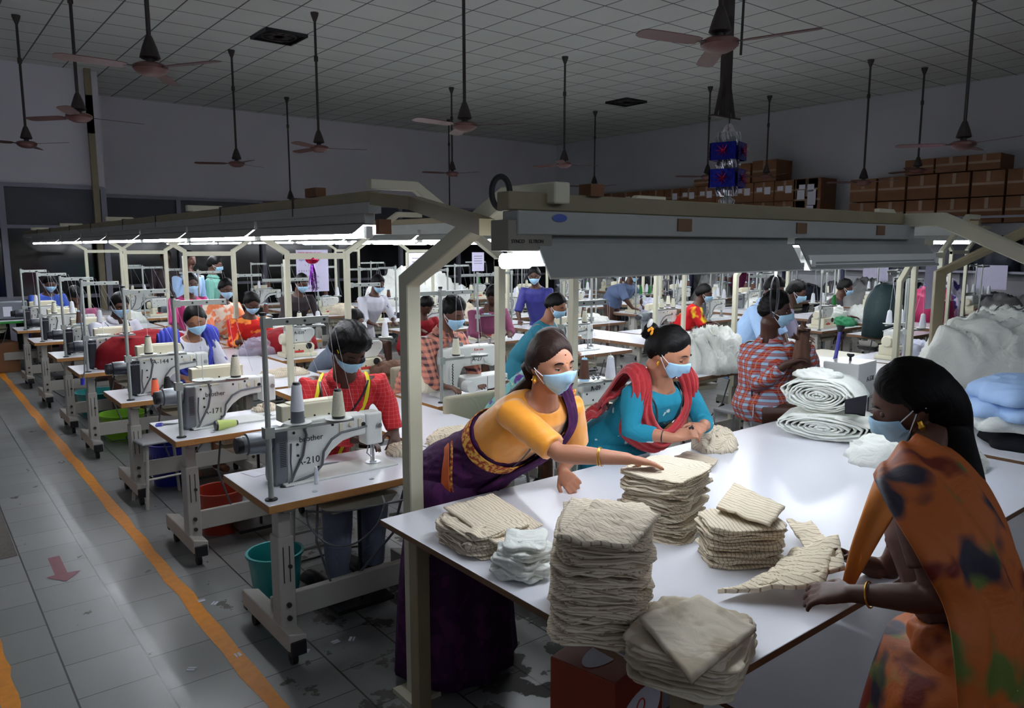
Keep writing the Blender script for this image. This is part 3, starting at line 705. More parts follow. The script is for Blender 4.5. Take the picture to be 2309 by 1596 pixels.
# ---------------------------------------------------------------- thread stands and cones
def make_stand(H=.765,arm=.28,two=True,left=False):
    t=thing('thread_stand','x','thread stand')
    B().tube([(0,0,0),(0,0,H)],.0115,10).obj('pole','pole_paint',t)
    B().lathe([(.001,0),(.026,0),(.026,.005),(.013,.009),(.001,.009)],14).obj('base_flange','black_rubber',t)
    B().tube([(0,0,H),(0,0,H+.012)],.014,8).obj('pole_cap','black_rubber',t)
    b=B().box((arm/2,0,H-.03),(arm,.006,.028)).box((arm/2,.012,H-.018),(arm,.024,.004)).box((.012,0,H-.03),(.04,.035,.04))
    if left: b.box((-.11,0,H-.03),(.2,.006,.026))
    b.obj('guide_bar','pole_paint',t,smooth=None)
    d=B()
    for x in (arm*.35,arm*.62,arm*.93): d.tube([(x,-.0045,H-.03),(x,-.003,H-.03)],.006,8)
    d.obj('guide_hole','ink',t)
    zt=.305
    th=B()
    for x,y in ((.14,.03),(.31,-.005)): th.tube([(x,y,zt+.125),(x*.9,0,H-.03),(x*.9+.02,.0,H-.034),(x*.6+.28,.16,.30)],.0007,4)
    th.obj('thread','thread_white',t)
    b=B().box((.19,0,zt-.016),(.38,.022,.012)).box((0,0,zt-.02),(.04,.04,.045))
    b.obj('tray_bar','pole_paint',t,smooth=None)
    for x,y in ((.14,.03),(.31,-.005)):
        d=B().lathe([(.001,0),(.055,.004),(.058,.007),(.054,.008),(.001,.005)],22,M=T(x,y,zt-.008));d.tube([(x,y,zt),(x,y,zt+.135)],.0025,6);d.obj('spool_pin','machine_white',t)
    return t
def make_cone(c1='thread_cream',tube='black_plastic'):
    t=thing('thread_cone','x','thread cone')
    B().lathe([(.001,.012),(.029,.012),(.030,.018),(.019,.118),(.001,.120)],18).obj('thread',c1,t)
    B().lathe([(.001,0),(.027,0),(.0285,.012),(.001,.012)],16).lathe([(.001,.118),(.017,.119),(.014,.128),(.001,.128)],14).obj('core',tube,t)
    return t
mat('thread_cream',(.86,.85,.76),.8,var=.03,bump=.4,bscale=300);mat('thread_white',(.88,.89,.92),.8,var=.02);mat('thread_orange',(.95,.42,.28),.8,var=.03)
mat('thread_black',(.08,.10,.10),.8,var=.05);mat('thread_green',(.10,.40,.16),.8,var=.05);mat('thread_brown',(.33,.20,.15),.8,var=.05);mat('thread_red',(.6,.08,.1),.8,var=.05);mat('thread_lime',(.78,.86,.50),.8,var=.05)
CONE={k:Proto(make_cone,'thread_'+k,b) for k,b in (('cream','black_plastic'),('white','machine_white'),('orange','black_plastic'),('black','thread_black'),('green','thread_green'),('brown','mask_blue'),('red','black_plastic'),('lime','black_plastic'))}
STAND=Proto(make_stand);STAND2=Proto(make_stand,.765,.28,True,True)
LOCKG=lambda n:make_lock(False,n)
NTH=['nearest','second','third','fourth','fifth','sixth','seventh','eighth','ninth','tenth']
# left column of the left line
LY=[2.924,4.252,5.544,7.05,8.175,9.68,11.19]
who=['where the man in the red shirt sews','','where the woman in blue sews','with the red cloth bundle','','','']
for i,y in enumerate(LY):
    TAB((1.082,y,0),0,f'{NTH[i]} sewing table along the aisle'+(' '+who[i] if who[i] else ', white top, wooden edge'),'white topped sewing tables of the left column')
    if i==0: m=make_lock(False,'A-210');lab='nearest sewing machine, white with grey motor, numbered A-210'
    elif i==1: m=make_lock(False,'A-171');lab='white sewing machine with grey motor numbered A-171'
    elif i==2: m=make_lock(True,'A-144');lab='sewing machine with black motor box numbered A-144, before the woman in blue'
    elif i==4: m=make_lock(True,'A-12');lab='sewing machine with black motor box behind the red cloth bundle'
    else: m=make_lock(True,None);lab=f'sewing machine with black motor box on the {NTH[i]} table of the left column'
    m.location=(1.252,y+.285,TZ);m['label']=lab
    x0=[1.122,1.134,1.16,1.162,1.17,1.17,1.18][i]
    STAND((x0,y+.075,TZ),0,f'grey thread stand pole at the corner of the {NTH[i]} left column table','thread stands of the left column')
# cones on the left column stands
def on_stand(i,which,kind,lab,grp=None):
    x0=[1.122,1.134,1.16,1.162,1.17,1.17,1.18][i];dx,dy=((.14,.03),(.31,-.005))[which]
    CONE[kind]((x0+dx,LY[i]+.075+dy,TZ+.303),0,lab,grp)
def make_dcone():
    t=thing('thread_cone','x','thread cone')
    B().lathe([(.001,.0),(.030,.0),(.027,.05),(.001,.05)],18).obj('core','gunmetal',t)
    B().lathe([(.001,.05),(.029,.05),(.020,.16),(.001,.162)],18).obj('thread','thread_white',t)
    B().lathe([(.001,.162),(.017,.163),(.014,.172),(.001,.172)],14).obj('cap','black_plastic',t);return t
o=make_dcone();o.location=(1.262,LY[0]+.105,TZ+.303);o['label']='tall white thread cone on a dark core, left of the two above machine A-210'
on_stand(0,1,'cream','cream thread cone, right of the two above machine A-210')
on_stand(1,1,'cream','cream thread cone standing above machine A-171')
on_stand(2,0,'cream','cream thread cone on the stand before the woman in blue')
on_stand(3,1,'cream','cream thread cone above the red cloth bundle')
on_stand(4,0,'brown','brown thread cone on the fifth stand of the left column');on_stand(4,1,'white','white thread cone on the fifth stand of the left column')
on_stand(5,0,'cream','cream thread cone, left one on the sixth stand of the left column');on_stand(5,1,'white','white thread cone, right one on the sixth stand of the left column')
on_stand(6,0,'white','white thread cone on the farthest stand of the left column')
q=onz(351,893,TZ);CONE['orange'](q,0,'orange thread cone on the third left column table')
q=onz(379,889,TZ);CONE['black'](q,0,'black thread cone beside the orange one on the third table')
c=CONE['lime']((1.33,LY[1]+.12,TZ+.029),0,'pale green thread cone lying on its side by machine A-171');c.rotation_euler=(0,PI/2,0)
c=CONE['white']((1.36,LY[0]+.16,TZ),0,'small white bobbin tube standing behind machine A-210');c.scale=(.35,.35,.62)
# centre tables between the two columns of each line
def make_centre(L,W=.5,z=.742,edge='woodedge'):
    t=thing('centre_table','x','table')
    B().box((0,L/2,z-.0175),(W,L,.035),mi=1,top=0).obj('tabletop',['laminate',edge],t,smooth=None)
    n=max(2,int(L/1.5)+1)
    for i in range(n):
        y=.1+(L-.2)*i/(n-1)
        for s in (-1,1): B().box((s*(W/2-.05),y,(z-.035)/2),(.04,.04,z-.035)).obj('leg','leg_paint',t,smooth=None)
    return t
def centre(x0,x1,y0,y1,lab,**k):
    t=make_centre(y1-y0,x1-x0,**k);t.location=((x0+x1)/2,y0,0);t['label']=lab
# segments end short of each frame post
for i in range(5):
    y0=[3.5,5.46,8.01,10.56,13.1][i]-(0 if i else .0);y1=[5.38,7.93,10.48,13.01,14.6][i]
    if i==0: centre(2.07,2.63,3.15,5.38,'white centre table between the left columns, nearest, striped cloth on it')
    else: centre(2.07,2.63,y0,y1,f'{NTH[i]} white centre table of the left line')
for i in range(4):
    y0=[2.8,5.45,8.0,10.55][i];y1=[5.36,7.91,10.46,13.0][i]
    centre(6.16,6.82,y0,y1,f'{NTH[i]} white centre table of the middle line',edge='woodedge_dark')
for i in range(3): centre(10.2,10.9,[4.2,6.75,9.3][i],[6.6,9.15,11.7][i],f'{NTH[i]} white centre table of the right hand line',edge='woodedge_dark')
# the other columns: (x left, ys, label) ; facing kept the same as in the photo
cols=[(2.68,[2.88,4.13,5.44,6.73,8.05,9.35,10.7,12.0,13.3],'second'),
      (4.78,[3.78,5.26,6.6,7.95,9.3,10.65,12.0,13.4],'third'),
      (6.88,[3.0,4.5,5.9,7.3,8.7,10.1,11.5,12.9],'fourth'),
      (8.85,[4.0,4.93,6.6,8.0,9.4,10.8,12.3],'fifth'),
      (10.95,[4.4,5.9,7.4,8.9,10.4,11.9],'sixth'),
      (12.9,[4.6,6.2,7.8,9.4,11.0,12.6],'seventh')]
random.seed(21)
OV=Proto(make_over,None);LK=Proto(make_lock,False,None,False);LKD=Proto(make_lock,True,None)
first={'second':['overlock','flat','overn','overn2']}
ci=0
for x,ys,nm in cols:
    for i,y in enumerate(ys):
        (TAB if nm=='second' else TABD)((x,y,0),0,f'{NTH[i]} white topped sewing table in the {nm} column from the aisle',f'sewing tables of the {nm} column')
        mx,my=x+.2,y+.3
        tall=.765;sx=x+.09
        lab=f'{NTH[i]} table, {nm} column'
        if nm=='second' and i==0: m=make_over('A-09');m.location=(x+.28,y+.27,TZ);m['label']='grey overlock machine between the woman in purple and the girl in teal'
        elif nm=='second' and i==1: m=make_flat();m.location=(x+.18,y+.28,TZ);m['label']='white flatlock machine with red lettering before the man in the orange checked shirt'
        elif nm=='second' and i in (2,3): m=make_over(['A-037','A-038'][i-2]);m.location=(x+(.12 if i==2 else .1),y+.22,TZ);m['label']=f'cream overlock machine numbered {["A-037","A-038"][i-2]}'
        elif nm=='third' and i==0: pass
        elif nm=='fifth' and i==1: OV((x+.3,y+.25,TZ),0,'cream overlock machine before the man in the grey shirt')
        elif nm=='fifth' and i==0:
            pass
        else:
            r=random.random();P=OV if r<.55 else (LK if r<.8 else LKD)
            P((mx,my,TZ),0,('cream overlock machine' if P is OV else ('white lockstitch machine' if P is LK else 'white machine with black motor box'))+' on the '+lab,f'sewing machines of the {nm} column')
        if nm=='third' and i==0: continue
        (STAND2 if (i+ci)%2 else STAND)((sx,y+.09,TZ),0,'grey thread stand pole, front corner, '+lab,f'thread stands of the {nm} column')
        for w,(dx,dy) in enumerate(((.14,.03),(.31,-.005))):
            if random.random()<.93:
                kd=random.choice(['cream','cream','white','white','white','brown' if nm!='fifth' else 'green'])
                if nm=='fifth' and i==1: kd='green'
                CONE[kd]((sx+dx,y+.09+dy,TZ+.303),0,f'{kd} thread cone, {("left","right")[w]} of the front pair, {lab}',f'thread cones of the {nm} column')
        if i<5 and nm!='second':
            o=STAND((x+.85,y+.45,TZ),PI,'grey thread stand pole, back corner, '+lab,f'thread stands of the {nm} column')
            for w,(dx,dy) in enumerate(((-.14,-.03),(-.31,.005))):
                kd=random.choice(['cream','white','white','green' if nm=='fifth' else 'brown'])
                CONE[kd]((x+.85+dx,y+.45+dy,TZ+.303),0,f'{kd} thread cone, {("right","left")[w]} of the back pair, {lab}',f'thread cones of the {nm} column')
    ci+=1
# table with green edge at the back left
t=make_table(1.3,.6,'line_green') if 'line_green' in MT else None
mat('line_green',(.12,.50,.16),.5,var=.05)
t=make_table(1.4,.6,'line_green');t.location=(.2,12.75,0);t['label']='long white table with bright green edge at the far left'
o=B().box((.35,.3,.14),(.5,.3,.26)).obj('monitor_box','gunmetal',None,smooth=None,bevel=.02);o.location=tuple(onz(20,722,TZ)+V((-.35,-.1,0)));tag(o,'grey machine housing with a paper label on the green edged table','machine')
pl=B().box((.35,.148,.12),(.11,.002,.14)).obj('paper_label','paper',o,smooth=None)
CONE['red']((.62,12.95,TZ+.3),0,'red thread cone above the green edged table');CONE['cream']((.95,12.95,TZ+.3),0,'cream thread cone above the green edged table')
STAND((.45,12.9,TZ),0,'grey thread stand on the green edged table')
# ---------------------------------------------------------------- people
def sstep(a,b,x):
    t=max(0,min(1,(x-a)/(b-a)));return t*t*(3-2*t)
def gs(x,y,z,cx,cy,cz,s): return math.exp(-((x-cx)**2+(y-cy)**2+(z-cz)**2)/(2*s*s))
def head_r(d,fem=False):
    """radius along unit direction d in head space: +Y face, +X the person's right... symmetric"""
    x,y,z=d
    rx,ry,rz=.072,.093,.116
    if fem: rx,rz=.069,.112
    if y<0: ry=.100
    if z<0:
        k=(-z)**1.5; rx*=1-.34*k;ry*=(1-.16*k) if y>0 else (1-.42*k)
    r=1/math.sqrt((x/rx)**2+(y/ry)**2+(z/rz)**2)
    p=(x*r,y*r,z*r)
    ax=abs(p[0])
    if y>0:
        r+=.020*math.exp(-((p[0]/.011)**2))*math.exp(-(((p[2]+.022)/.016)**2))       # nose tip
        r+=.010*math.exp(-((p[0]/.008)**2))*math.exp(-(((p[2]-.002)/.020)**2))        # bridge
        r-=.0095*math.exp(-(((ax-.031)/.015)**2))*math.exp(-(((p[2]-.008)/.0105)**2)) # sockets
        r+=.0045*math.exp(-(((ax-.030)/.022)**2))*math.exp(-(((p[2]-.030)/.009)**2))  # brow
        r+=.005*math.exp(-(((ax-.045)/.016)**2))*math.exp(-(((p[2]+.025)/.018)**2))   # cheek
        r+=.006*math.exp(-((p[0]/.018)**2))*math.exp(-(((p[2]+.058)/.007)**2))        # lips
        r+=.006*math.exp(-((p[0]/.018)**2))*math.exp(-(((p[2]+.095)/.014)**2))        # chin
    return r
def hdir(az,el):
    """az 0=face, + towards +X"""
    return (math.cos(el)*math.sin(az),math.cos(el)*math.cos(az),math.sin(el))
def head_geom(b,M,fem,n=36,k=26,extra=None,azr=None):
    vs=[];rings=[]
    for i in range(1,k):
        el=-PI/2+PI*i/k;ring=[]
        for j in range(n):
            az=2*PI*j/n;d=hdir(az,el);r=head_r(d,fem)
            if extra: r=extra(d,r,az if az<=PI else az-2*PI,el)
            ring.append(V(d)*r)
        rings.append(ring)
    b.loft(rings,cap=True,M=M)
def ringE(c,u,v,n=20,e=2.3):
    out=[]
    for j in range(n):
        a=2*PI*j/n;ca,sa=math.cos(a),math.sin(a)
        out.append(c+u*(abs(ca)**(2/e))*(1 if ca>=0 else -1)+v*(abs(sa)**(2/e))*(1 if sa>=0 else -1))
    return out
def remesh(o,vox,smooth=3,disp=None):
    md=o.modifiers.new('r','REMESH');md.mode='VOXEL';md.voxel_size=vox;md.use_smooth_shade=True
    if smooth: m2=o.modifiers.new('s','SMOOTH');m2.iterations=smooth;m2.factor=.5
    dg=bpy.context.evaluated_depsgraph_get();dg.update()
    me=bpy.data.meshes.new_from_object(o.evaluated_get(dg))
    mats=[m for m in o.data.materials];o.modifiers.clear();old=o.data;o.data=me;bpy.data.meshes.remove(old)
    me.materials.clear()
    for m in mats: me.materials.append(m)
    if disp:
        vn=[(v.co.copy(),v.normal.copy()) for v in me.vertices];
        for v,(c,n_) in zip(me.vertices,vn): v.co=c+n_*disp(c,n_)
        me.update()
    for p in me.polygons: p.use_smooth=True
    me.polygons.foreach_set('material_index',[0]*len(me.polygons))
    return o
def wrinkle(amp=.007,f=9.,seed=0,dirv=(1,1,.6)):
    def g(c,n):
        q=V((c.x*f*dirv[0]+seed,c.y*f*dirv[1],c.z*f*dirv[2]))
        a=noise.noise(q);b=noise.noise(q*2.1+V((5,3,1)))
        r=1-abs(a)*2.4
        return amp*(r*.75+b*.6-.25)
    return g
def hand_geom(b,w,d,pn,side,curl=.5,scale=1.,spread=.12,nseg=6):
    """w wrist point, d unit direction to the fingers, pn unit palm normal (where fingers curl), side=+1 thumb towards d x pn"""
    d=V(d).normalized();pn=V(pn);pn=(pn-d*pn.dot(d)).normalized();s=d.cross(pn)*side
    S=scale
    rs=[]
    for t,wd,th in ((0,.022,.019),(.03,.032,.017),(.06,.039,.015),(.086,.041,.012)):
        rs.append(ringE(w+d*t*S,s*wd*S,pn*th*S,12,2.6))
    b.loft(rs)
    kn=w+d*.082*S
    for i,(off,L) in enumerate(((.030,.070),(.010,.078),(-.011,.073),(-.031,.057))):
        p=kn+s*off*S;dd=(d+s*spread*(off/.03)).normalized();pts=[p-dd*.012*S,p];ang=0
        for sg,(fr,cu) in enumerate(((.45,.55),(.3,.8),(.25,.6))):
            ang+=curl*cu*(1+.12*i);q=dd*math.cos(ang)+pn*math.sin(ang);p=p+q*L*fr*S;pts.append(p)
        b.tube(pts,[.0095*S,.0092*S,.0085*S,.0078*S,.0062*S],8)
    p=w+d*.028*S+s*.026*S;q1=(d*.62+s*.75+pn*.25).normalized();q2=(d*.85+s*.35+pn*.45).normalized();q3=(d*.9+s*.05+pn*.5).normalized()
    p1=p+q1*.036*S;p2=p1+q2*.032*S;p3=p2+q3*.024*S
    b.tube([p-q1*.012*S,p,p1,p2,p3],[.013*S,.0135*S,.011*S,.0098*S,.007*S],8)
def person(loc,rz,label,skinm,S,hp,look=(0,0,0),fem=False,arms=None,cloth=None,hair='short',hairm='hair_black',vox=.012,mask=True,legs='sit',extra=None,mask_low=False,detail=False,group=None,name='person'):
    """local frame: +Y forward, +X the person's right is -X ... (x grows to the person's right when facing +Y is +X)
       S: dict of joints: P pelvis, W waist, C chest, N neck base ; hp head centre; arms: {'R':(sh,el,wr,hd,pn,curl),'L':...}"""
    t=thing(name,label,'person',loc,rz,group)
    P,W,C,N=[V(S[k]) for k in 'PWCN'];Hc=V(hp)
    w=.92 if fem else 1.
    tw=S.get('tw',0.);rx=V((math.cos(tw),math.sin(tw),0))
    axis=(N-C).normalized();bk=rx.cross(axis).normalized()*-1
    def fwd(d): 
        f=(d.cross(rx)*-1);return f.normalized()
    path=[(P+V((0,0,-.09)),.12,.10),(P,.165 if not fem else .175,.125),((P+W)/2,.155,.115),(W,.135*w,.10*w),((W+C)/2,.150*w,.112*w),(C,.165*w,.115*w),(C+(N-C)*.55,.15*w,.09),(N+(C-N)*.12,.085*w,.065),(N,.058*w,.058)]
    dirs=[V((0,0,1)),(W-P).normalized(),(W-P).normalized(),((C-P)).normalized(),(C-W).normalized(),(N-W).normalized(),(N-C).normalized(),(N-C).normalized(),(Hc-N).normalized()]
    body=B();rings=[];torso=[]
    for (c,a,b_),d in zip(path,dirs):
        f=d.cross(rx).normalized()
        rings.append(ringE(c,rx*a,f*b_,20));torso.append((c,a,b_,d,f))
    body.loft(rings)
    # neck + head
    yaw,pit,roll=[math.radians(q) for q in look]
    MH=T(Hc)@R(-yaw,'Z')@R(-pit,'X')@R(roll,'Y')
    base=MH@V((0,-.028,-.075));nr=.050 if fem else .056
    body.tube([N-V((0,0,.03)),(N+base)/2,base,MH@V((0,-.02,-.03))],[nr*1.15,nr,nr*.98,nr*.8],14)
    head_geom(body,MH,fem)
    for sx in (-1,1):
        e=MH@T(sx*.0705*(1 if not fem else .97),-.008,-.004)@R(sx*.35,'Z')
        body.sphere((0,0,0),(.008,.017,.029),10,8,M=e);body.sphere((-sx*.002,.004,-.022),(.006,.010,.012),8,6,M=e)
    AR={}
    for k,sg in (('R',1),('L',-1)):
        if not arms or k not in arms: continue
        sh,el,wr,hd,pn,cu=arms[k][:6];sh,el,wr=V(sh),V(el),V(wr);AR[k]=(sh,el,wr)
        m=1. if not fem else .9
        body.tube([sh-(el-sh)*.05,sh,sh.lerp(el,.35),sh.lerp(el,.8),el,el.lerp(wr,.25),el.lerp(wr,.65),wr,wr+V(hd).normalized()*.012],[.045*m,.050*m,.047*m,.038*m,.037*m,.039*m,.031*m,.024*m,.023*m],14)
        body.sphere(sh.lerp(C,.12),.058*m,12,8)
        hand_geom(body,wr,hd,pn,(arms[k][6] if len(arms[k])>6 else sg),cu,.97 if not fem else .9)
    if legs=='sit':
        for sx in (-1,1):
            body.tube([P+V((sx*.09,0,-.02)),P+V((sx*.11,.40,.0)),P+V((sx*.11,.42,-.40)),P+V((sx*.11,.42,-.44))],[.085,.06,.042,.04],12)
            body.tube([P+V((sx*.11,.38,-.46)),P+V((sx*.11,.56,-.47))],[.04,.03],8)
    elif legs=='stand':
        for sx in (-1,1):
            body.tube([P+V((sx*.09,0,0)),V((P.x+sx*.10,P.y+.02,.48)),V((P.x+sx*.10,P.y,.08))],[.085,.06,.042],12)
            body.tube([V((P.x+sx*.10,P.y-.05,.04)),V((P.x+sx*.11,P.y+.17,.035))],[.04,.032],8)
    bo=body.obj('body',skinm,t,smooth=179);remesh(bo,vox,2)
    # eyes, brows
    for sx in (-1,1):
        c=V((sx*.031,0,.006));dd=V((sx*.031,.085,.006)).normalized();r=head_r(dd,fem);ec=dd*(r-.0058)
        e=B();e.sphere((0,0,0),(.0125,.0105,.0105),12,8,M=MH@T(ec));eo=e.obj('eye','eye_white',t)
        B().sphere((0,.0068,-.002 if look[1]>12 else 0),(.0058,.0048,.0058),10,6,M=MH@T(ec)).obj('iris','eye_dark',eo)
        lid=B();n=10;rg=[]
        lowl=-.30 if look[1]>20 else .34
        for i in range(6):
            el=lowl+(1.45-lowl)*i/5;rg.append([V((.0142*math.cos(el)*math.sin(a),.0122*math.cos(el)*math.cos(a),.0118*math.sin(el))) for a in [(-1.35+2.7*j/(n-1)) for j in range(n)]])
        lid.loft(rg,closed=False,M=MH@T(ec));lo=lid.obj('eyelid',skinm,t,smooth=179)
        md=lo.modifiers.new('s','SOLIDIFY');md.thickness=.0012
        if detail: B().tube([MH@(ec+V((.0150*math.cos(lowl)*math.sin(a),.0128*math.cos(lowl)*math.cos(a),.0120*math.sin(lowl)-.0006))) for a in [(-1.3+2.6*j/8) for j in range(9)]],[.0006,.001,.0012,.0014,.0014,.0014,.0012,.001,.0006],5).obj('eyelash','hair_black',lo)
        bp=[]
        for i in range(7):
            x=sx*(.014+.036*i/6);z=.0265+.006*math.sin(PI*(i+.6)/7);d3=V((x,.085,z)).normalized();bp.append(MH@(d3*(head_r(d3,fem)+.0012)))
        B().tube(bp,[.0018,.0032,.0036,.0034,.0028,.0020,.0008],6,flat=.8).obj('eyebrow','hair_black',t)
    # hair
    if hair:
        def hx(d,r,az,el):
            a=abs(az)
            if hair=='short':
                line=.70-.42*sstep(.55,1.1,a)-.55*sstep(1.2,1.6,a)-.25*sstep(1.8,2.6,a)
                th=.014+.012*sstep(.2,1.2,el)
                if a>1.3 and a<1.75: line+=.25
            elif hair=='bushy':
                line=.60-.45*sstep(.6,1.1,a)-.5*sstep(1.2,1.55,a)-.35*sstep(1.8,2.5,a);th=.026+.014*sstep(.1,1.,el)
            else:
                line=.84-.52*sstep(.1,1.30,a)**.8-.62*sstep(1.25,1.62,a)-.45*sstep(1.9,2.6,a)
                th=.013+.006*sstep(1.,2.2,a)
                if abs(az)<.05 and el<1.2: th-=.005
            m=sstep(line-.05,line+.06,el);th*=.35+.65*sstep(line,line+.45,el)
            q=V(d)*(r*1.);nz=noise.noise(V((d[0]*9,d[1]*3,d[2]*9)))*(.006 if hair in('short','bushy') else .0015)+noise.noise(V((d[0]*45,d[1]*14,d[2]*20)))*(.0035 if hair in('short','bushy') else .001)
            return r+(th+nz*sstep(line,line+.3,el))*m-.004*(1-m)
        hb=B();head_geom(hb,MH,fem,64 if detail else 40,46 if detail else 30,hx)
        hb.obj('hair',hairm,t,smooth=179)
    if hair=='bun': 
        bb=B();bb.sphere((0,-.118,.045),(.045,.034,.042),16,12,M=MH)
        for i in range(5): bb.tube([(.034*math.cos(a),-.125-.010*math.sin(a*2+i),.045+.030*math.sin(a)) for a in [q*PI/6+i for q in range(8)]],.012,6,M=MH)
        bb.obj('hair_bun',hairm,t,smooth=179)
    # mask
    if mask:
        mb=B();n=15;k=11;rg=[]
        e1=.02 if not mask_low else -.42;e0=-1.05 if not mask_low else -1.22;A=1.02
        for i in range(k):
            f=i/(k-1);ring=[]
            for j in range(n):
                g=2*j/(n-1)-1;az=g*A;top=e1-.22*abs(g)**1.6+.05*math.exp(-(g/.18)**2)
                bot=e0+.26*abs(g)**2.4;el=bot+(top-bot)*f
                d=V(hdir(az,el));nose_free=head_r((d.x,d.y,d.z),fem)
                r=nose_free+.0075+.010*math.exp(-(g/.35)**2)*math.sin(PI*min(1,f*1.1+.05))+.0026*math.sin(f*PI*7)
                r=max(r,(.107 if not mask_low else .09)*(1-.22*abs(g)**2)) if f>.25 else r
                ring.append(d*r)
            rg.append(ring)
        mb.loft(rg,closed=False,M=MH);mo=mb.obj('face_mask','mask_blue',t,smooth=179);md=mo.modifiers.new('s','SOLIDIFY');md.thickness=.0015
        sb=B()
        for gi,sx in ((0,-1),(n-1,1)):
            ear=V((sx*.077,-.018,.010));
            for row in (1,k-2):
                p=rg[row][gi];mid=(p+ear)/2+V((sx*.006,0,0));sb.tube([p,mid,ear,V((sx*.078,-.028,-.006))],.0017,5,M=MH)
        sb.obj('mask_strap','mask_white',mo)
    # clothing
    cl=cloth or {}
    col=cl.get('top')
    if col:
        g=cl.get('loose',.018);sl=cl.get('sleeve',.85)
        c=B();rg=[];lo=cl.get('hem',0);hi=cl.get('neck',7)
        for i,(cc,a,b_,d,f) in enumerate(torso):
            if i<lo or i>hi: continue
            gg=g*(1.0 if i<6 else .75)
            if i==hi: gg=g*.35
            rg.append(ringE(cc,rx*(a+gg),f*(b_+gg),24))
        c.loft(rg)
        for kk in AR:
            sh,el,wr=AR[kk];pts=[sh.lerp(C,.25),sh];rr=[.062,.064]
            m=1. if not fem else .9;tot=sl*2
            end=sh.lerp(el,min(1,tot)) if tot<1 else None
            s2=g*.55
            if tot<=1:
                pts+=[sh.lerp(el,tot*.5),sh.lerp(el,tot)];rr+=[(.052*m+s2),(.049*m+s2)]
            else:
                pts+=[sh.lerp(el,.5),el,el.lerp(wr,(tot-1)*.5),el.lerp(wr,(tot-1))];rr+=[(.046*m+s2),(.041*m+s2),(.038*m+s2),(.031*m+s2)]
            rr[0]=.06;rr[1]=(.056*m+s2)
            c.tube(pts,rr,16)
        so=c.obj(cl.get('name','shirt'),col,t,smooth=179);remesh(so,max(vox*.8,.007),2,wrinkle(cl.get('wr',.006),cl.get('wf',10),seed=hash(label)%17))
        if cl.get('collar'):
            for sx in (-1,1):
                q=N+V((0,0,.034));f=fwd(dirs[-2])
                pts=[];
                kb=B();ff=torso[7][4]
                inner=[q+rx*(sx*.062*math.cos(a))+ff*(.058*math.sin(a)) for a in (-1.2,-.6,0,.6,1.2)]
                outer=[q+rx*(sx*.098*math.cos(a))+ff*(.092*math.sin(a))-V((0,0,.044)) for a in (-1.2,-.6,0,.6,1.35)]
                kb.loft([inner,outer],closed=False);ko=kb.obj('collar',col,so,smooth=179);m_=ko.modifiers.new('s','SOLIDIFY');m_.thickness=.003
    if cl.get('pants'):
        c=B()
        if legs=='sit':
            for sx in (-1,1): c.tube([P+V((sx*.08,-.05,-.0)),P+V((sx*.11,.40,.0)),P+V((sx*.11,.435,-.05)),P+V((sx*.11,.42,-.38))],[.115,.078,.074,.058],14)
            c.sphere(P,(.185,.14,.11),14,10)
        else:
            for sx in (-1,1): c.tube([P+V((sx*.085,0,.02)),V((P.x+sx*.10,P.y+.02,.48)),V((P.x+sx*.10,P.y,.10))],[.105,.082,.07],14)
            c.sphere(P,(.18,.13,.12),14,10)
        remesh(c.obj('trousers',cl['pants'],t,smooth=179),.014,2,wrinkle(.005,9))
    t['_']=0
    del t['_']
    return t,MH,torso,rx
def sit_pose(lean=.16,chest=.96,hx=0.,fem=False,head_fwd=.075,reach=.36,seat=.46,hands_z=.80,sp=.17,hh=.132):
    P=(0,-.10,seat+.09);W=(0,-.07,seat+.29);C=(hx*.6,lean-.02,chest);N=(hx*.85,lean+.035,chest+.145)
    hc=(hx,lean+.035+head_fwd,chest+.145+hh)
    s=.165 if fem else .185
    arms={}
    for k,sg in (('R',1),('L',-1)):
        sh=(hx*.6+sg*s,lean-.01,chest+.085);el=(sg*(s+.05),lean+.12,chest-.14);wr=(sg*sp,reach,hands_z+.03)
        arms[k]=(sh,el,wr,(-sg*.35,1,-.15),(0,.1,-1),.45)
    return dict(P=P,W=W,C=C,N=N),hc,arms
def stand_pose(h=1.0,lean=.02):
    P=(0,0,.93*h);W=(0,.0,1.10*h);C=(0,lean,1.28*h);N=(0,lean+.01,1.43*h);hc=(0,lean+.04,1.60*h)
    arms={}
    for k,sg in (('R',1),('L',-1)): arms[k]=((sg*.185,lean,1.365*h),(sg*.23,.02,1.10*h),(sg*.20,.16,.95*h),(0,.3,-1),(-sg,0,0),.4)
    return dict(P=P,W=W,C=C,N=N),hc,arms
def seated(px,py,D,face,label,sk,cloth,fem=False,look=(0,25,0),hair=None,lean=.16,mask=True,hm='hair_black',vox=.013,chest=.96,reach=.36,seat=.46,legs='sit',low=False,snapz=True,**kw):
    """place by the head centre; face = heading in degrees (0 = +Y, 180 = towards the camera side)"""
    q=at(px,py,D);S,hc,ar=sit_pose(lean=lean,chest=chest,fem=fem,reach=reach,seat=seat)
    dz=q.z-hc[2]
    # adjust spine so the head lands at its height
    S={k:(V(v)+V((0,0,dz*{'P':0.,'W':.4,'C':1,'N':1}[k]))) if k in 'PWCN' else v for k,v in S.items()};hc=(hc[0],hc[1],hc[2]+dz)
    ar={k:((a[0][0],a[0][1],a[0][2]+dz),(a[1][0],a[1][1],a[1][2]+dz*.7),a[2],a[3],a[4],a[5]) for k,a in ar.items()}
    rz=-math.radians(face);off=R(rz)@V((hc[0],hc[1],0))
    return person((q.x-off.x,q.y-off.y,0),rz,label,sk,S,hc,look,fem,ar,cloth,hair or ('long' if fem else 'short'),hm,vox,mask,legs,mask_low=low,**kw)
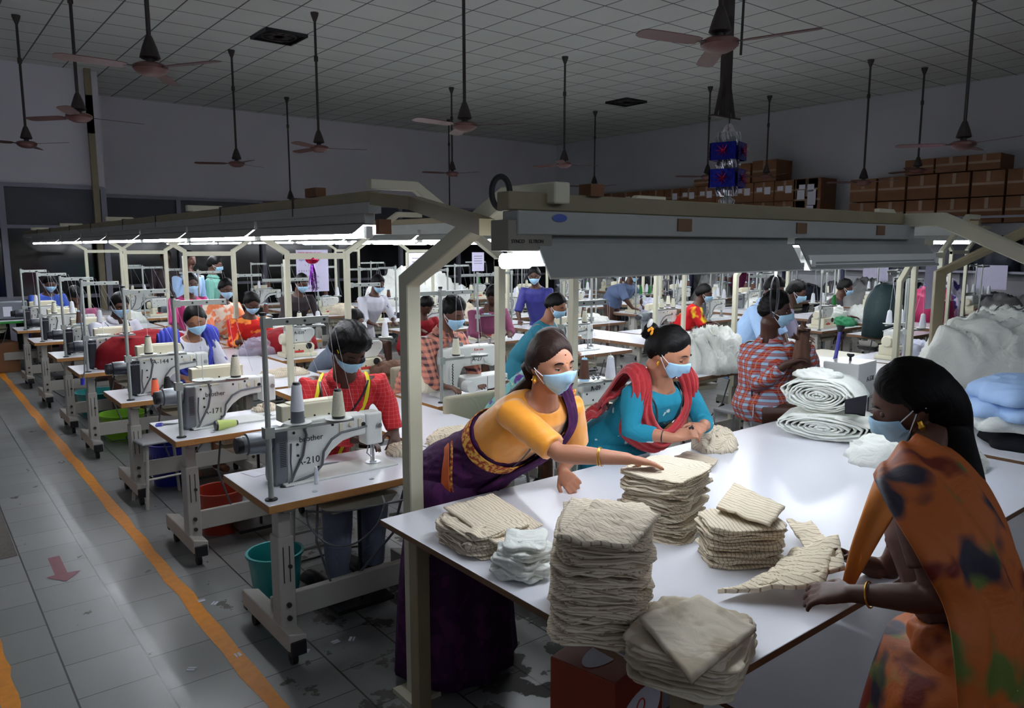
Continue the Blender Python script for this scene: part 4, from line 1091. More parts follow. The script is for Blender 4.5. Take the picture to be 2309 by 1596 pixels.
# ---------------------------------------------------------------- cloth helpers
def ribbon(name,pts,wid,mt,parent,thick=.004,pleats=0,pamp=.006,n=14,smooth=True):
    """pts: list of (centre, width direction, normal); wid: half widths"""
    rg=[]
    for i,(c,wd,nm) in enumerate(pts):
        c,wd,nm=V(c),V(wd).normalized(),V(nm).normalized();w=wid[i] if hasattr(wid,'__len__') else wid
        rg.append([c+wd*w*(2*j/(n-1)-1)+nm*(pamp*math.sin(pleats*PI*j/(n-1)+i*.35)) for j in range(n)])
    b=B();b.loft(rg,closed=False);o=b.obj(name,mt,parent,smooth=179)
    s=o.modifiers.new('s','SOLIDIFY');s.thickness=thick;s.offset=0
    if smooth: u=o.modifiers.new('u','SUBSURF');u.levels=1;u.render_levels=1
    return o
def on_torso(torso,rx,u,ang,off=.02):
    """point on the torso surface at ring parameter u and angle (0 right, 90 front, 180 left, 270 back)"""
    i=max(0,min(len(torso)-2,int(u)));f=u-i;A,B_=torso[i],torso[i+1]
    c=A[0].lerp(B_[0],f);a=A[1]*(1-f)+B_[1]*f+off;b_=A[2]*(1-f)+B_[2]*f+off;d=A[4].lerp(B_[4],f).normalized()
    an=math.radians(ang);return c+rx*a*math.cos(an)+d*b_*math.sin(an),(rx*math.cos(an)/a+d*math.sin(an)/b_).normalized()
def wrap(name,mt,parent,torso,rx,path,wid,off=.024,**k):
    P_=[on_torso(torso,rx,u,a,off+(o if o else 0)) for u,a,o in path];pts=[]
    for i,(p,nm) in enumerate(P_):
        t=(P_[min(i+1,len(P_)-1)][0]-P_[max(i-1,0)][0]).normalized();pts.append((p,nm.cross(t),nm))
    return ribbon(name,pts,wid,mt,parent,**k)
def skirt(name,mt,parent,P,top_z,r0=(.18,.14),r1=(.30,.26),n=48,folds=11,amp=.012,zb=.04,cx=None,seed=0):
    rg=[]
    for i in range(12):
        f=i/11;z=top_z+(zb-top_z)*f
        a=r0[0]+(r1[0]-r0[0])*f**.7;b_=r0[1]+(r1[1]-r0[1])*f**.7
        rg.append([V((P[0]+(a+amp*min(1,f*2.)*math.sin(folds*2*PI*j/n+f*2+seed))*math.cos(2*PI*j/n),P[1]+(b_+amp*min(1,f*2)*math.sin(folds*2*PI*j/n+f*2+seed))*math.sin(2*PI*j/n),z)) for j in range(n)])
    b=B();b.loft(rg);return b.obj(name,mt,parent,smooth=179)
def crumple(name,c,rx,ry,h,mt,label=None,cat=None,seed=0,group=None,n=56,m=26,ridge=.35,freq=9.,rz=0,power=.55,kind=None,parent=None,edge=.18):
    b=B();rg=[];
    for i in range(m):
        f=i/(m-1);ring=[]
        for j in range(n):
            a=2*PI*j/n;R_=1+edge*noise.noise(V((math.cos(a)*2+seed,math.sin(a)*2,seed*.7)))*1.6
            rr=(1-f)*R_;x=rr*rx*math.cos(a);y=rr*ry*math.sin(a)
            base=h*(1-(1-f)**2.4)**power
            th_=seed*1.7+1.5*noise.noise(V((x*2.2+seed,y*2.2,f)));ct,st=math.cos(th_),math.sin(th_)
            q=V(((x*ct+y*st)*freq*1.7+seed,(-x*st+y*ct)*freq*.55,seed+f*2.4));nz=noise.noise(q);n2=noise.noise(V((q.y*3.1,q.x*.8,f*5+seed)))
            cr=(1-abs(nz)*3.2);cr=max(cr,-.35)
            z=base+h*ridge*.42*cr*min(1,f*5)+h*ridge*.22*n2*min(1,f*5)
            if i==0: z=0
            k_=1+ridge*.22*cr*min(1,(1-f)*2)
            ring.append(V((x*k_,y*k_,max(z,0.001) if i else 0)))
        rg.append(ring)
    b.loft(rg);o=b.obj(name,mt,parent,smooth=179);o.location=c;o.rotation_euler=(0,0,rz)
    if label: tag(o,label,cat,group,kind)
    return o
def catmull(P_,n):
    P_=[V(p) for p in P_];P_=[P_[0]*2-P_[1]]+P_+[P_[-1]*2-P_[-2]];out=[];m=len(P_)-3
    for k in range(n):
        t=k/(n-1)*m;i=min(m-1,int(t));f=t-i;a,b,c,d=P_[i:i+4]
        out.append(.5*((2*b)+(c-a)*f+(2*a-5*b+4*c-d)*f*f+(3*b-a-3*c+d)*f**3))
    return out
def drape(name,inner,outer,mt,parent,pleats=6,amp=.010,nu=48,nv=22,thick=.004,bulge=.02,up=(0,0,1)):
    """cloth lofted between two edge curves, with pleats running along them"""
    I=catmull(inner,nu);O=catmull(outer,nu);rg=[];c0=sum((p for p in I+O),V((0,0,0)))/(2*nu)
    for i in range(nu):
        t=(I[min(i+1,nu-1)]-I[max(i-1,0)]+O[min(i+1,nu-1)]-O[max(i-1,0)]);w=(O[i]-I[i]);nm=w.cross(t)
        if nm.length<1e-6: nm=V((0,0,1))
        nm.normalize()
        if nm.dot((I[i]+O[i])/2-c0)<0: nm=-nm
        rg.append([I[i]+w*(j/(nv-1))+nm*(bulge*math.sin(PI*j/(nv-1))+amp*math.sin(pleats*2*PI*j/(nv-1)+1.3*math.sin(i*.12))) for j in range(nv)])
    b=B();b.loft(rg,closed=False);o=b.obj(name,mt,parent,smooth=179)
    s=o.modifiers.new('s','SOLIDIFY');s.thickness=thick;s.offset=0
    return o
def garment_mesh(w,d,h,seed,mt,layers=2,wav=.006):
    b=B();n=56;rg=[];random.seed(seed)
    zs=[];
    for l in range(layers):
        z0=h*l/layers;hh=h/layers
        zs+=[(z0+hh*.08,.955),(z0+hh*.35,1.0),(z0+hh*.75,1.0),(z0+hh*.97,.96)]
    offs=[(random.uniform(-.006,.006),random.uniform(-.006,.006),random.uniform(.96,1.03)) for _ in range(layers)]
    zs=[(0,.9)]+zs+[(h,.80),(h,.45)]
    for k,(z,s) in enumerate(zs):
        l=min(layers-1,max(0,(k-1)//4));ox,oy,os=offs[l];ring=[]
        for j in range(n):
            a=2*PI*j/n;ca,sa=math.cos(a),math.sin(a);e=5.
            x=w/2*abs(ca)**(2/e)*(1 if ca>=0 else -1);y=d/2*abs(sa)**(2/e)*(1 if sa>=0 else -1)
            nn=noise.noise(V((x*22+seed*3.1+l,y*22,l*2.+seed)));n3=noise.noise(V((x*55+seed,y*55,l*3.)))
            s2=s*os*(1+.08*nn+.05*n3)
            zz=z+wav*noise.noise(V((x*16+seed,y*16+l,7.3)))*1.4+wav*.6*n3
            if k==0: zz=z+wav*noise.noise(V((x*16+seed,y*16,7.3)))*.8
            ring.append(V((x*s2+ox,y*s2+oy,max(0,zz) if k==0 else zz)))
        rg.append(ring)
    b.loft(rg);return b.mesh('garment',mt,179)
def stack(cx,cy,z0,w,d,n,h,rz,name,mt,lab,tilt=0,jit=.008,rj=.09,last=None,wav=.006):
    ms=[garment_mesh(w,d,h*1.12,s+int(cx*100),mt,2,wav) for s in range(min(n,5))]
    random.seed(int(cx*77)+n)
    for i in range(n):
        o=bpy.data.objects.new(name,ms[i%len(ms)]);COL.objects.link(o)
        o.location=(cx+random.uniform(-jit,jit)+tilt*i,cy+random.uniform(-jit,jit),z0+i*h);o.rotation_euler=(random.uniform(-.012,.012),random.uniform(-.012,.012),rz+random.uniform(-rj,rj)+(PI if i%2 else 0))
        pos='bottommost' if i==0 else ('topmost' if i==n-1 else f'number {i+1} from the bottom')
        tag(o,f'folded striped garment, {pos} of {lab}','garment','folded garments in '+lab)
        sc_=random.uniform(.96,1.05);o.scale=(sc_,sc_,1)
# ---------------------------------------------------------------- the big white folding table
BZ=.81
def folding_table(x0,x1,y0,y1,lab,z=BZ,legs=None,shelf=True):
    t=thing('folding_table',lab,'table',(x0,y0,0));L=x1-x0;D=y1-y0
    B().box((L/2,D/2,z-.011),(L,D,.022),mi=1,top=0).obj('tabletop',['laminate','woodedge_dark'],t,smooth=None,bevel=.003)
    for x,y in legs or ((.10,.1),(L-.1,.1),(.10,D-.1),(L-.1,D-.1)):
        b=B().box((x,y,(z-.022)/2),(.055,.055,z-.022));b.prism([(-.02,0),(.0275,0),(.09,.12),(-.02,.12)],-.024,.024,M=T(x,y,z-.142));b.obj('leg','khaki_paint',t,smooth=None,bevel=.003,seg=1)
    B().box((L/2,.1,z-.05),(L-.2,.04,.05)).box((L/2,D-.1,z-.05),(L-.2,.04,.05)).box((.1,D/2,z-.05),(.04,D-.2,.05)).box((L-.1,D/2,z-.05),(.04,D-.2,.05)).obj('frame','khaki_paint',t,smooth=None)
    if shelf: B().box((L/2,D/2,.2),(L-.24,D-.24,.02),mi=1,top=0).obj('lower_shelf',['laminate','woodedge_dark'],t,smooth=None)
    return t
folding_table(1.272,3.87,.955,2.352,'big white folding table in the foreground loaded with striped garments',shelf=False)
b=B().box((2.95,1.45,.21),(1.7,.8,.02),mi=1,top=0).box((2.2,1.1,.1),(.05,.05,.2)).box((3.7,1.1,.1),(.05,.05,.2)).box((2.2,1.8,.1),(.05,.05,.2)).box((3.7,1.8,.1),(.05,.05,.2))
tag(b.obj('low_shelf',['laminate','woodedge_dark'],smooth=None),'low white shelf board under the big folding table','shelf')
folding_table(3.93,5.3,.98,2.05,'white table at the right edge under the light blue folded cloth')
folding_table(5.5,6.95,1.36,2.40,'white table with brown edge under the big white garment heap',z=.79)
# carton under the table
mat('box_orange',(.55,.20,.10),.55,var=.08);
q=onz(1330,1560,.30)
t=thing('carton','orange and white printed carton under the big folding table','carton',(1.80,1.72,.0),math.radians(12))
B().box((0,0,.20),(.32,.26,.40)).obj('box','box_orange',t,smooth=None,bevel=.004)
e=B();e.add([(.14*math.cos(2*PI*i/32),-.1315,.22+.085*math.sin(2*PI*i/32)) for i in range(32)],[tuple(range(32))]);e.add([(-.02+.12*math.cos(2*PI*i/32),.0+.05*math.sin(2*PI*i/32),.4015) for i in range(32)],[tuple(range(32))]);
e.obj('white_oval','paper',t,smooth=None)
r_=B();r_.tube([(.0+.026*math.cos(2*PI*i/24),-.1325,.245+.026*math.sin(2*PI*i/24)) for i in range(25)],.003,5,cap=False).tube([(.02*math.cos(2*PI*i/24),.02*math.sin(2*PI*i/24),.4025) for i in range(25)],.002,5,cap=False);r_.obj('emblem','red_ink',t)
text('lettering','VICTOR',.034,'red_ink',T(0,-.1325,.165)@R(PI/2,'X'),t,align='CENTER')
# stacks
stack(1.375,1.345,BZ,.31,.235,22,.0122,.80,'folded_garment','striped','the tallest garment stack',jit=.009,wav=.009)
stack(2.005,1.665,BZ,.27,.235,17,.0128,.30,'folded_garment','striped','the stack under the reaching hand',rj=.16,wav=.009)
stack(1.445,1.955,BZ,.24,.25,6,.0135,.1,'folded_garment','striped','the low stack at the table corner',rj=.2,wav=.010)
stack(1.99,1.345,BZ,.235,.175,11,.0118,-.62,'folded_garment','striped','the stack beside the orange sari',rj=.07)
stack(1.385,1.045,BZ,.30,.25,7,.0118,.42,'folded_garment','linen','the overhanging stack at the table edge',rj=.10)
def sheet(name,corners,mt,lab=None,cat='garment',nu=26,nv=14,amp=.008,f=14,seed=0,thick=.006,parent=None,lift=.004,group=None):
    """corners a,b,c,d (world) bilinear cloth"""
    a,b_,c_,d_=[V(q) for q in corners];rg=[]
    for i in range(nu):
        u=i/(nu-1);ring=[]
        for j in range(nv):
            v=j/(nv-1);p=(a*(1-u)+b_*u)*(1-v)+(d_*(1-u)+c_*u)*v
            nz=noise.noise(V((p.x*f+seed,p.y*f,seed)));n2=noise.noise(V((p.x*f*2.2,p.y*f*2.2+seed,3)))
            ring.append(p+V((0,0,lift+amp*(1-abs(nz)*2)*.8+amp*.6*n2+amp*.4)))
        rg.append(ring)
    bb=B();bb.loft(rg,closed=False);o=bb.obj(name,mt,parent,smooth=179);s=o.modifiers.new('s','SOLIDIFY');s.thickness=thick;s.offset=0
    if lab: tag(o,lab,cat,group)
    return o
Z=lambda x,y,z=BZ: onz(x,y,z)
sheet('garment',[Z(1440,1400,.905),Z(1575,1352,.905),Z(1705,1425,.895),Z(1560,1545,.895)],'linen','light linen shorts lying on the near table edge stack',amp=.005,seed=4,thick=.012)
sheet('garment',[Z(1255,1225,1.085),Z(1345,1140,1.085),Z(1490,1175,1.085),Z(1420,1250,1.08)],'striped','rumpled striped garment lying across the tallest stack',amp=.012,seed=2,thick=.010,f=18)
sheet('garment',[Z(1000,1150,.90),Z(1110,1120,.90),Z(1225,1190,.85),Z(1120,1235,.86)],'striped','striped garment spread over the low left corner stack',amp=.007,seed=7,thick=.006)
sheet('garment',[Z(1615,1150,.955),Z(1655,1095,.955),Z(1770,1150,.95),Z(1735,1190,.95)],'striped_wide','striped garment askew on the stack beside the orange sari woman',amp=.005,seed=9,thick=.008)
# garment handled by the sari woman: two folded legs
t=thing('garment','brown striped garment held by the woman in the orange sari','garment',tuple(Z(1800,1290)))
o0=Z(1800,1290)
def rel(pts): return [tuple(V(p)-o0) for p in pts]
sheet('cloth',rel([Z(1618,1348,.815),Z(1780,1290,.83),Z(1880,1250,.90),Z(1860,1330,.86)]),'striped_wide',None,parent=t,amp=.012,seed=1,thick=.012,lift=.006)
sheet('cloth',rel([Z(1700,1345,.815),Z(1790,1255,.84),Z(1890,1225,.90),Z(1905,1300,.88)]),'striped_wide',None,parent=t,amp=.014,seed=5,thick=.012,lift=.012)
sheet('cloth',rel([Z(1772,1190,.83),Z(1830,1195,.85),Z(1895,1270,.88),Z(1840,1290,.86)]),'striped_wide',None,parent=t,amp=.014,seed=8,thick=.012,lift=.012)
# garment at the girl in teal
crumple('garment',Z(1612,1005),.155,.105,.075,'striped','striped garment in the hands of the girl in teal','garment',seed=3,ridge=.6,freq=13,rz=.5)
sheet('garment',[Z(1520,1035,.815),Z(1550,1022,.815),Z(1620,1040,.82),Z(1610,1052,.82)],'striped','end of a striped garment beside the girl in teal',amp=.006,seed=3)
# white underpile between the stacks
t=thing('garment_pile','small pile of white folded cloth between two striped stacks','cloth',(1.40,1.685,BZ),.5)
for i in range(5):
    o=bpy.data.objects.new('cloth_fold',garment_mesh(.20-.012*i,.15-.006*i,.026,70+i,'cloth_white',2,.012));COL.objects.link(o);o.parent=t;o.location=(.008*math.sin(i*2),.006*math.cos(i*3),.019*i);o.rotation_euler=(.05*math.sin(i),.06*math.cos(i*2),.5*math.sin(i*1.7))
# rolled white garments
def roll(c,rx,rz,L,ang,lab,n=7,seed=0):
    t=thing('garment_roll',lab,'cloth roll',c,ang)
    random.seed(seed)
    for k in range(n):
        f=1-k/(n+.4);a=rx*f;h=rz*f;b=B();rg=[];m=44
        off=random.uniform(-.02,.02)
        for s,(yy,sh) in enumerate(((-L/2+random.uniform(-.012,.012)-.01*k/n,1),(-L/4,1),(L/4,1),(L/2,1))):
            ring=[]
            for j in range(m):
                an=2*PI*j/m;nz=noise.noise(V((math.cos(an)*1.8+seed,math.sin(an)*1.8,k*1.3)))*.10+noise.noise(V((math.cos(an)*5,math.sin(an)*5+seed,k*2.1)))*.05
                r=1+nz;x=a*r*math.cos(an);z=rz+h*r*math.sin(an)*(.92)
                ring.append(V((x,yy+.012*noise.noise(V((an*3,k,seed))),max(.002+.002*k,z))))
            rg.append(ring)
        b.loft(rg,cap=False)
        o=b.obj('cloth_layer','cloth_white',t,smooth=179);sd=o.modifiers.new('s','SOLIDIFY');sd.thickness=.008;sd.offset=-1
    # closing core
    b=B();b.tube([(0,-L/2+.02,rz),(0,L/2-.02,rz)],[rx*.12]*2,10);b.obj('core','cloth_white',t)
    return t
q1=Z(1840,990);q2=at(1840,860,3.75)
roll((3.70,2.0,BZ),.235,.070,.32,math.radians(-70),'lower flattened roll of white garments on the big table',8,3)
roll((3.70,2.03,BZ+.130),.185,.095,.27,math.radians(-74),'upper roll of layered white garments on the big table',9,8)
crumple('garment_pile',(3.68,2.06,BZ+.305),.12,.10,.035,'cloth_white','loose white garment on top of the garment rolls','cloth',seed=8,ridge=.5,freq=14)
crumple('garment_pile',(3.50,1.58,BZ),.23,.15,.105,'cloth_white','white garments in a flat pile before the garment rolls','cloth',seed=2,ridge=.3,freq=8,rz=-.4)
crumple('garment_pile',(3.62,1.38,BZ),.16,.14,.10,'cloth_white','white garments bundled next to the face of the woman in orange','cloth',seed=6,ridge=.35,freq=10)
crumple('garment_pile',(3.82,1.72,BZ),.14,.13,.20,'cloth_white','tall white bundle behind the flat white pile','cloth',seed=9,ridge=.35,freq=9)
o=sheet('cloth_piece',[at(1905,905,3.75),at(1955,895,3.75),at(1950,940,3.7),at(1905,935,3.7)],'cloth_black','small black cloth piece beside the white rolls','cloth',amp=.004)
# heap on the right table
HP=crumple('garment_heap',(6.02,1.98,.79),.58,.44,.52,'cloth_white','huge heap of white garments tied with a grey cord at the right','garment heap',seed=4,ridge=.30,freq=7,n=110,m=60,power=.5,rz=-.3)
crumple('garment_heap',(6.15,1.55,.79),.34,.26,.24,'cloth_white','loose white garments spilling at the right edge of the picture','garment heap',seed=14,ridge=.55,freq=13,n=90,m=40,rz=.2)
for j0 in (20,34):
    v_=HP.data.vertices;b=B().tube([v_[i*110+j0].co+V((0,0,.012)) for i in range(14,58,2)]+[v_[i*110+(j0+55)%110].co+V((0,0,.012)) for i in range(57,22,-2)],.006,6);b.obj('cord','cable',HP)
mat('cloth_lilac',(.80,.81,.88),.9,var=.05,scale=5,bump=.4,bscale=24)
crumple('garment_pile',(4.42,1.80,BZ),.17,.22,.20,'cloth_lilac','white and lilac garment roll behind the woman in orange','cloth',seed=11,ridge=.3,freq=8)
crumple('folded_cloth',(4.42,1.30,BZ),.34,.23,.11,'cloth_black','dark cloth under the light blue folded pile','cloth',seed=31,ridge=.1,freq=5)
crumple('folded_cloth',(4.40,1.33,BZ+.085),.33,.24,.09,'cloth_white','white folded cloth under the light blue cloth','cloth',seed=33,ridge=.15,freq=5,power=.4)
crumple('folded_cloth',(4.38,1.36,BZ+.145),.33,.24,.09,'cloth_lightblue','lower light blue folded cloth at the right edge','cloth',seed=12,ridge=.15,freq=5,power=.4)
crumple('folded_cloth',(4.40,1.38,BZ+.215),.31,.22,.10,'cloth_lightblue','upper light blue folded cloth at the right edge','cloth',seed=15,ridge=.2,freq=5,power=.4)
crumple('cloth_scraps',(4.15,1.10,BZ),.17,.08,.05,'cloth_lilac','white and pink cloth scraps on the table behind the woman in orange','cloth',seed=16,ridge=.7,freq=22)
# scissors / snips
t=thing('thread_snips','small black and green thread snips on the table corner','scissors',tuple(Z(1080,1139)),math.radians(-38))
B().tube([(-.05,0,.006),(-.02,.004,.008),(.01,.003,.006),(.055,0,.004)],[.003,.006,.005,.001],6).tube([(-.05,0,.006),(-.02,-.006,.008),(.01,-.004,.006),(.055,-.002,.004)],[.003,.006,.005,.001],6).obj('blades','black_plastic',t)
B().tube([(-.02,0,.008),(-.005,0,.008)],.009,8).obj('green_band','thread_green',t)
# cloth lying on the centre table and at the machines
crumple('garment_pile',tuple(onz(1035,992,TZ)),.17,.15,.055,'striped','striped garments bunched on the nearest centre table','cloth',seed=21,ridge=.6,freq=14,rz=.4)
crumple('garment_pile',tuple(onz(905,1022,TZ)),.07,.09,.045,'striped','striped piece under the hand of the man in the red shirt','cloth',seed=22,ridge=.6,freq=18)
crumple('garment_pile',tuple(onz(640,845,TZ)),.22,.12,.05,'striped','striped cloth on the centre table behind machine A-171','cloth',seed=23,ridge=.5,freq=12)
crumple('garment_pile',tuple(onz(600,925,TZ)),.08,.06,.04,'striped','striped cloth scrap beside the needle of machine A-171','cloth',seed=24,ridge=.5,freq=15)
# red cloth bundle and others
crumple('cloth_bundle',(1.66,LY[3]+.25,TZ),.42,.24,.30,'cloth_red','large dark red cloth bundle covering the fourth table','cloth bundle',seed=31,ridge=.10,freq=3.,power=.32,edge=.08)
crumple('cloth_bundle',tuple(onz(640,790,TZ)),.33,.22,.22,'cloth_red','red cloth bundle on the centre table beyond the woman in blue','cloth bundle',seed=32,ridge=.12,freq=4.,power=.35)
mat('bag_clear',(.80,.76,.84),.15,var=.1,scale=14,alpha=.45)
crumple('plastic_bag',tuple(onz(590,797,TZ)),.20,.14,.13,'bag_clear','clear plastic bag on the centre table by the red bundle','bag',seed=34,ridge=.7,freq=14)
crumple('cloth_bundle',tuple(onz(572,797,TZ)),.10,.07,.05,'cloth_black','black folded cloth inside the clear plastic bag','cloth bundle',seed=35,ridge=.2)
mat('cover_green',(.10,.19,.20),.7,var=.1,scale=3,bump=.3)
q=onz(1985,765,TZ)
crumple('machine_cover',(8.98,4.22,TZ),.30,.24,.62,'cover_green','dark green cloth cover over a machine at the right','cover',seed=36,ridge=.08,freq=3,power=.28,edge=.05)
mat('cloth_pink',(.66,.13,.33),.7,var=.1,bump=.3);crumple('cloth_bundle',(11.4,4.75,TZ),.4,.3,.45,'cloth_pink','bright pink cloth bundle behind the right hand posts','cloth bundle',seed=37,ridge=.2,freq=4,power=.35)
blotch('cloth_print',[(.80,.78,.85),((.18,.16,.40),.5,7.),((.75,.5,.65),.62,9.)]);crumple('cloth_bundle',(12.1,4.9,TZ),.42,.3,.50,'cloth_print','white, navy and pink printed cloth bundle at the right','cloth bundle',seed=38,ridge=.5,freq=6,power=.45)
crumple('garment_pile',(5.35,3.98,TZ),.34,.26,.30,'cloth_white','pile of white garments with blue edges on the table behind the girl in teal','cloth',seed=39,ridge=.6,freq=9,n=80,m=36)
crumple('garment_pile',(7.3,12.0,TZ),.8,.5,.65,'cloth_white','large white garment pile at the back behind the calendar sheet','garment heap',seed=40,ridge=.25,freq=5)
crumple('garment_pile',(9.0,13.5,TZ),.6,.3,.25,'cloth_white','white garments on a back table in the middle','cloth',seed=41,ridge=.4,freq=7)
mat('cloth_green',(.10,.45,.28),.8,var=.1,bump=.3)
crumple('cloth_bundle',(9.75,5.15,TZ),.22,.14,.10,'cloth_green','green cloth on the table beside the green thread cones','cloth',seed=42,ridge=.5)
crumple('cloth_bundle',(9.85,5.3,TZ),.18,.12,.22,'cloth_white','white cloth by the green cloth at the right','cloth',seed=43,ridge=.4)
mat('cloth_brown',(.33,.22,.16),.85,var=.1,bump=.3)
crumple('cloth_bundle',tuple(onz(890,840,TZ)),.22,.12,.09,'cloth_brown','brown cloth on the table left of the big cream post','cloth',seed=44,ridge=.5)
crumple('cloth_bundle',(3.38,4.35,TZ),.10,.09,.06,'cloth_brown','brown piece being sewn on the flatlock machine','cloth',seed=45,ridge=.6)
for i,(x,y) in enumerate(((6.5,4.2),(6.5,7.0),(6.45,9.3),(2.3,8.9),(2.4,11.4),(10.5,5.3),(10.6,8.0),(7.4,3.2),(3.2,8.3),(5.4,8.2),(5.3,10.9),(9.4,8.3),(7.5,7.6),(11.4,7.6))):
    crumple('garment_pile',(x,y,TZ),.24,.2,.10+.05*(i%3),['cloth_white','cloth_white','striped','cloth_lilac'][i%4],f'small {["white","white","striped","lilac"][i%4]} bundle of work pieces on the {NTH[i] if i<10 else ["eleventh","twelfth","thirteenth","last"][i-10]} cluttered back table','cloth',seed=50+i,ridge=.5,freq=9,n=36,m=16,group='work piece bundles on the back tables')
# ---------------------------------------------------------------- cartons on the rack along the right wall
RX=15.0;SH=2.32
t=thing('storage_rack','long steel rack along the right wall holding cartons and bags','rack',(RX,0,0))
b=B()
for y in [4.2+i*1.9 for i in range(7)]:
    for x in (0.03,.95): b.box((x,y,SH/2),(.06,.06,SH))
mat('rack_blue',(.14,.16,.30),.5,var=.05);b.obj('upright','rack_blue',t,smooth=None)
for z in (.35,1.35,SH): B().box((.5,9.9,z-.02),(1.0,11.8,.04)).obj('shelf_board','frame_white',t,smooth=None)
cart=[]
def make_carton(w,d,h,kind):
    t=thing('carton','x','carton')
    B().box((0,0,h/2),(d,w,h)).obj('box','carton',t,smooth=None,bevel=.004,seg=1)
    b=B().box((-d/2-.001,0,h*.5),(.002,w*.98,.04))
    b.box((-d/2-.002,0,h*.78),(.002,.06,h*.42));b.obj('tape',  'tape_clear',t,smooth=None)
    if kind: 
        l=B().box((-d/2-.003,-w*.18,h*.55),(.002,w*.3,h*.36))
        if kind>1: l.box((-d/2-.003,w*.22,h*.62),(.002,w*.28,h*.22))
        l.obj('paper_label','paper',t,smooth=None)
    return t
mat('tape_clear',(.56,.46,.38),.4,var=.03)
CP={}
def carton(y,z,w=.5,h=.43,kind=0,lab='',rz=0,x=None):
    key=(w,h,kind)
    if key not in CP: CP[key]=Proto(make_carton,w,.62,h,kind)
    CP[key](((x or RX+.36),y,z),rz,lab,'cartons stored on the rack')
random.seed(5)
for r in range(2):
    for i in range(14):
        y=15.6-i*.515;carton(y,SH+r*.44,.5,.43,1 if i>3 and r==0 else (2 if i>6 else (1 if i%3==0 else 0)),f'brown carton {i+1} from the left, {["lower","upper"][r]} row, left rack group')
for i in range(7):
    for r in (0,1): carton(7.7-i*.56,2.02+r*.46 if False else SH-.12+r*.46,.52,.44,0,f'taped carton {i+1} from the left, {["lower","upper"][r]} row, right rack group')
for i,y in enumerate((6.65,6.1,5.55)): carton(y,SH+.80,.52,.27,0,f'flat brown carton on top of the right rack group, number {i+1} from the left')
carton(10.6,SH+.88,.6,.43,0,'brown carton on top of the left rack group, left of the two highest')
carton(9.95,SH+.88,.6,.46,0,'brown carton on top of the left rack group, right of the two highest')
carton(11.4,SH+.88,.9,.16,0,'flat brown carton on top of the left rack group')
carton(8.9,SH,.62,.88,2,'tall brown carton with three paper labels ending the left rack group')
# bags on the rack
bagm=[mat('bag_a',(.36,.36,.38),.5,var=.2,scale=6,bump=.4,bscale=12),mat('bag_b',(.50,.50,.50),.35,var=.2,scale=6,bump=.4,bscale=12),mat('bag_c',(.16,.17,.22),.6,var=.2,bump=.4,bscale=12),mat('bag_d',(.45,.12,.30),.7,var=.1)]
random.seed(9)
k=0
for z in (.35,1.35,.0):
    for i in range(15):
        y=4.6+i*.75+random.uniform(-.1,.1)
        mi=random.choice([0,0,1,1,2,3 if i%6==2 else 0])
        if z==0: continue
        nm=['grey','pale','dark','plum'][mi]
        crumple('cloth_bag',(RX+.42,y,z),.42,.40,.72+random.uniform(-.15,.1),['bag_a','bag_b','bag_c','bag_d'][mi],f'{nm} bag of cloth on the {"lower" if z<1 else "middle"} rack shelf, number {i+1} from the right','bag',seed=100+k,ridge=.25,freq=3.5,n=28,m=14,power=.35,group='bags of cloth on the rack');k+=1
for i in range(9):
    mi=[1,0,1,2,0,1,0,2,1][i]
    crumple('cloth_bag',(14.2,4.8+i*1.15,0),.5,.45,.95+.1*(i%3),['bag_a','bag_b','bag_c'][mi],f'{["grey","pale","dark"][mi]} sack standing on the floor before the rack, number {i+1} from the right','bag',seed=160+i,ridge=.22,freq=3.2,n=28,m=14,power=.4,group='sacks before the rack')
# shelf papers on the rack
for p,nm in (((1975,610),'left'),((2235,625),'right')):
    r=ray(*p);s=(RX-.04)/r.x;w=V((0,0,H_))+r*s
    o=B().box((0,0,0),(.004,.5,.42)).obj('paper_notice','lavender_paper',smooth=None);o.location=(RX-.05,w.y,w.z);tag(o,f'lavender paper notice hanging on the rack, the {nm} of the two','notice')
# ---------------------------------------------------------------- calendar, notices, ornament
def calendar():
    q=at(705,610,11.3);t=thing('wall_calendar','large white calendar sheet with red heading hanging behind the left line','calendar',tuple(q),0)
    W=.50;Hh=.62
    B().box((0,0,0),(W,.006,Hh)).obj('sheet','lavender_paper',t,smooth=None)
    B().box((-.02,-.004,Hh/2-.11),(W*.8,.002,.012)).obj('red_rule','red_ink',t,smooth=None)
    text('heading','SREE MURUGAN',.05,'red_ink',T(-W*.44,-.0045,Hh/2-.07)@R(PI/2,'X'),t)
    text('month','April',.045,'logo_blue',T(-W*.42,-.0045,Hh/2-.165)@R(PI/2,'X'),t);text('year','2022',.035,'ink',T(W*.1,-.0045,Hh/2-.165)@R(PI/2,'X'),t)
    rows=['          1   2','3  4  5  6  7  8  9','10 11 12 13 14 15 16','17 18 19 20 21 22 23','24 25 26 27 28 29 30']
    for i,s in enumerate(rows): text('dates',s,.036,'ink',T(-W*.44,-.0045,Hh/2-.24-i*.085)@R(PI/2,'X'),t)
    B().box((0,.0,Hh/2),(W,.012,.012)).tube([(0,0,Hh/2),(0,0,Hh/2+.12)],.003,5).obj('hanger','black_plastic',t)
calendar()
def notice(px,py,D,w,h,lab):
    q=at(px,py,D);o=B().box((0,0,0),(w,.004,h)).obj('paper_notice','lavender_paper',smooth=None);o.location=q;tag(o,lab,'notice')
    b=B()
    for i in range(4): b.box((0,-.003,h*.3-i*h*.13),(w*.7,.001,.008))
    b.obj('print','cable',o,smooth=None)
notice(945,600,10.5,.32,.36,'white notice sheet hanging left of the nearest frame')
notice(1078,590,11.5,.22,.28,'white notice sheet behind the beam end')
q=at(715,600,5.9)
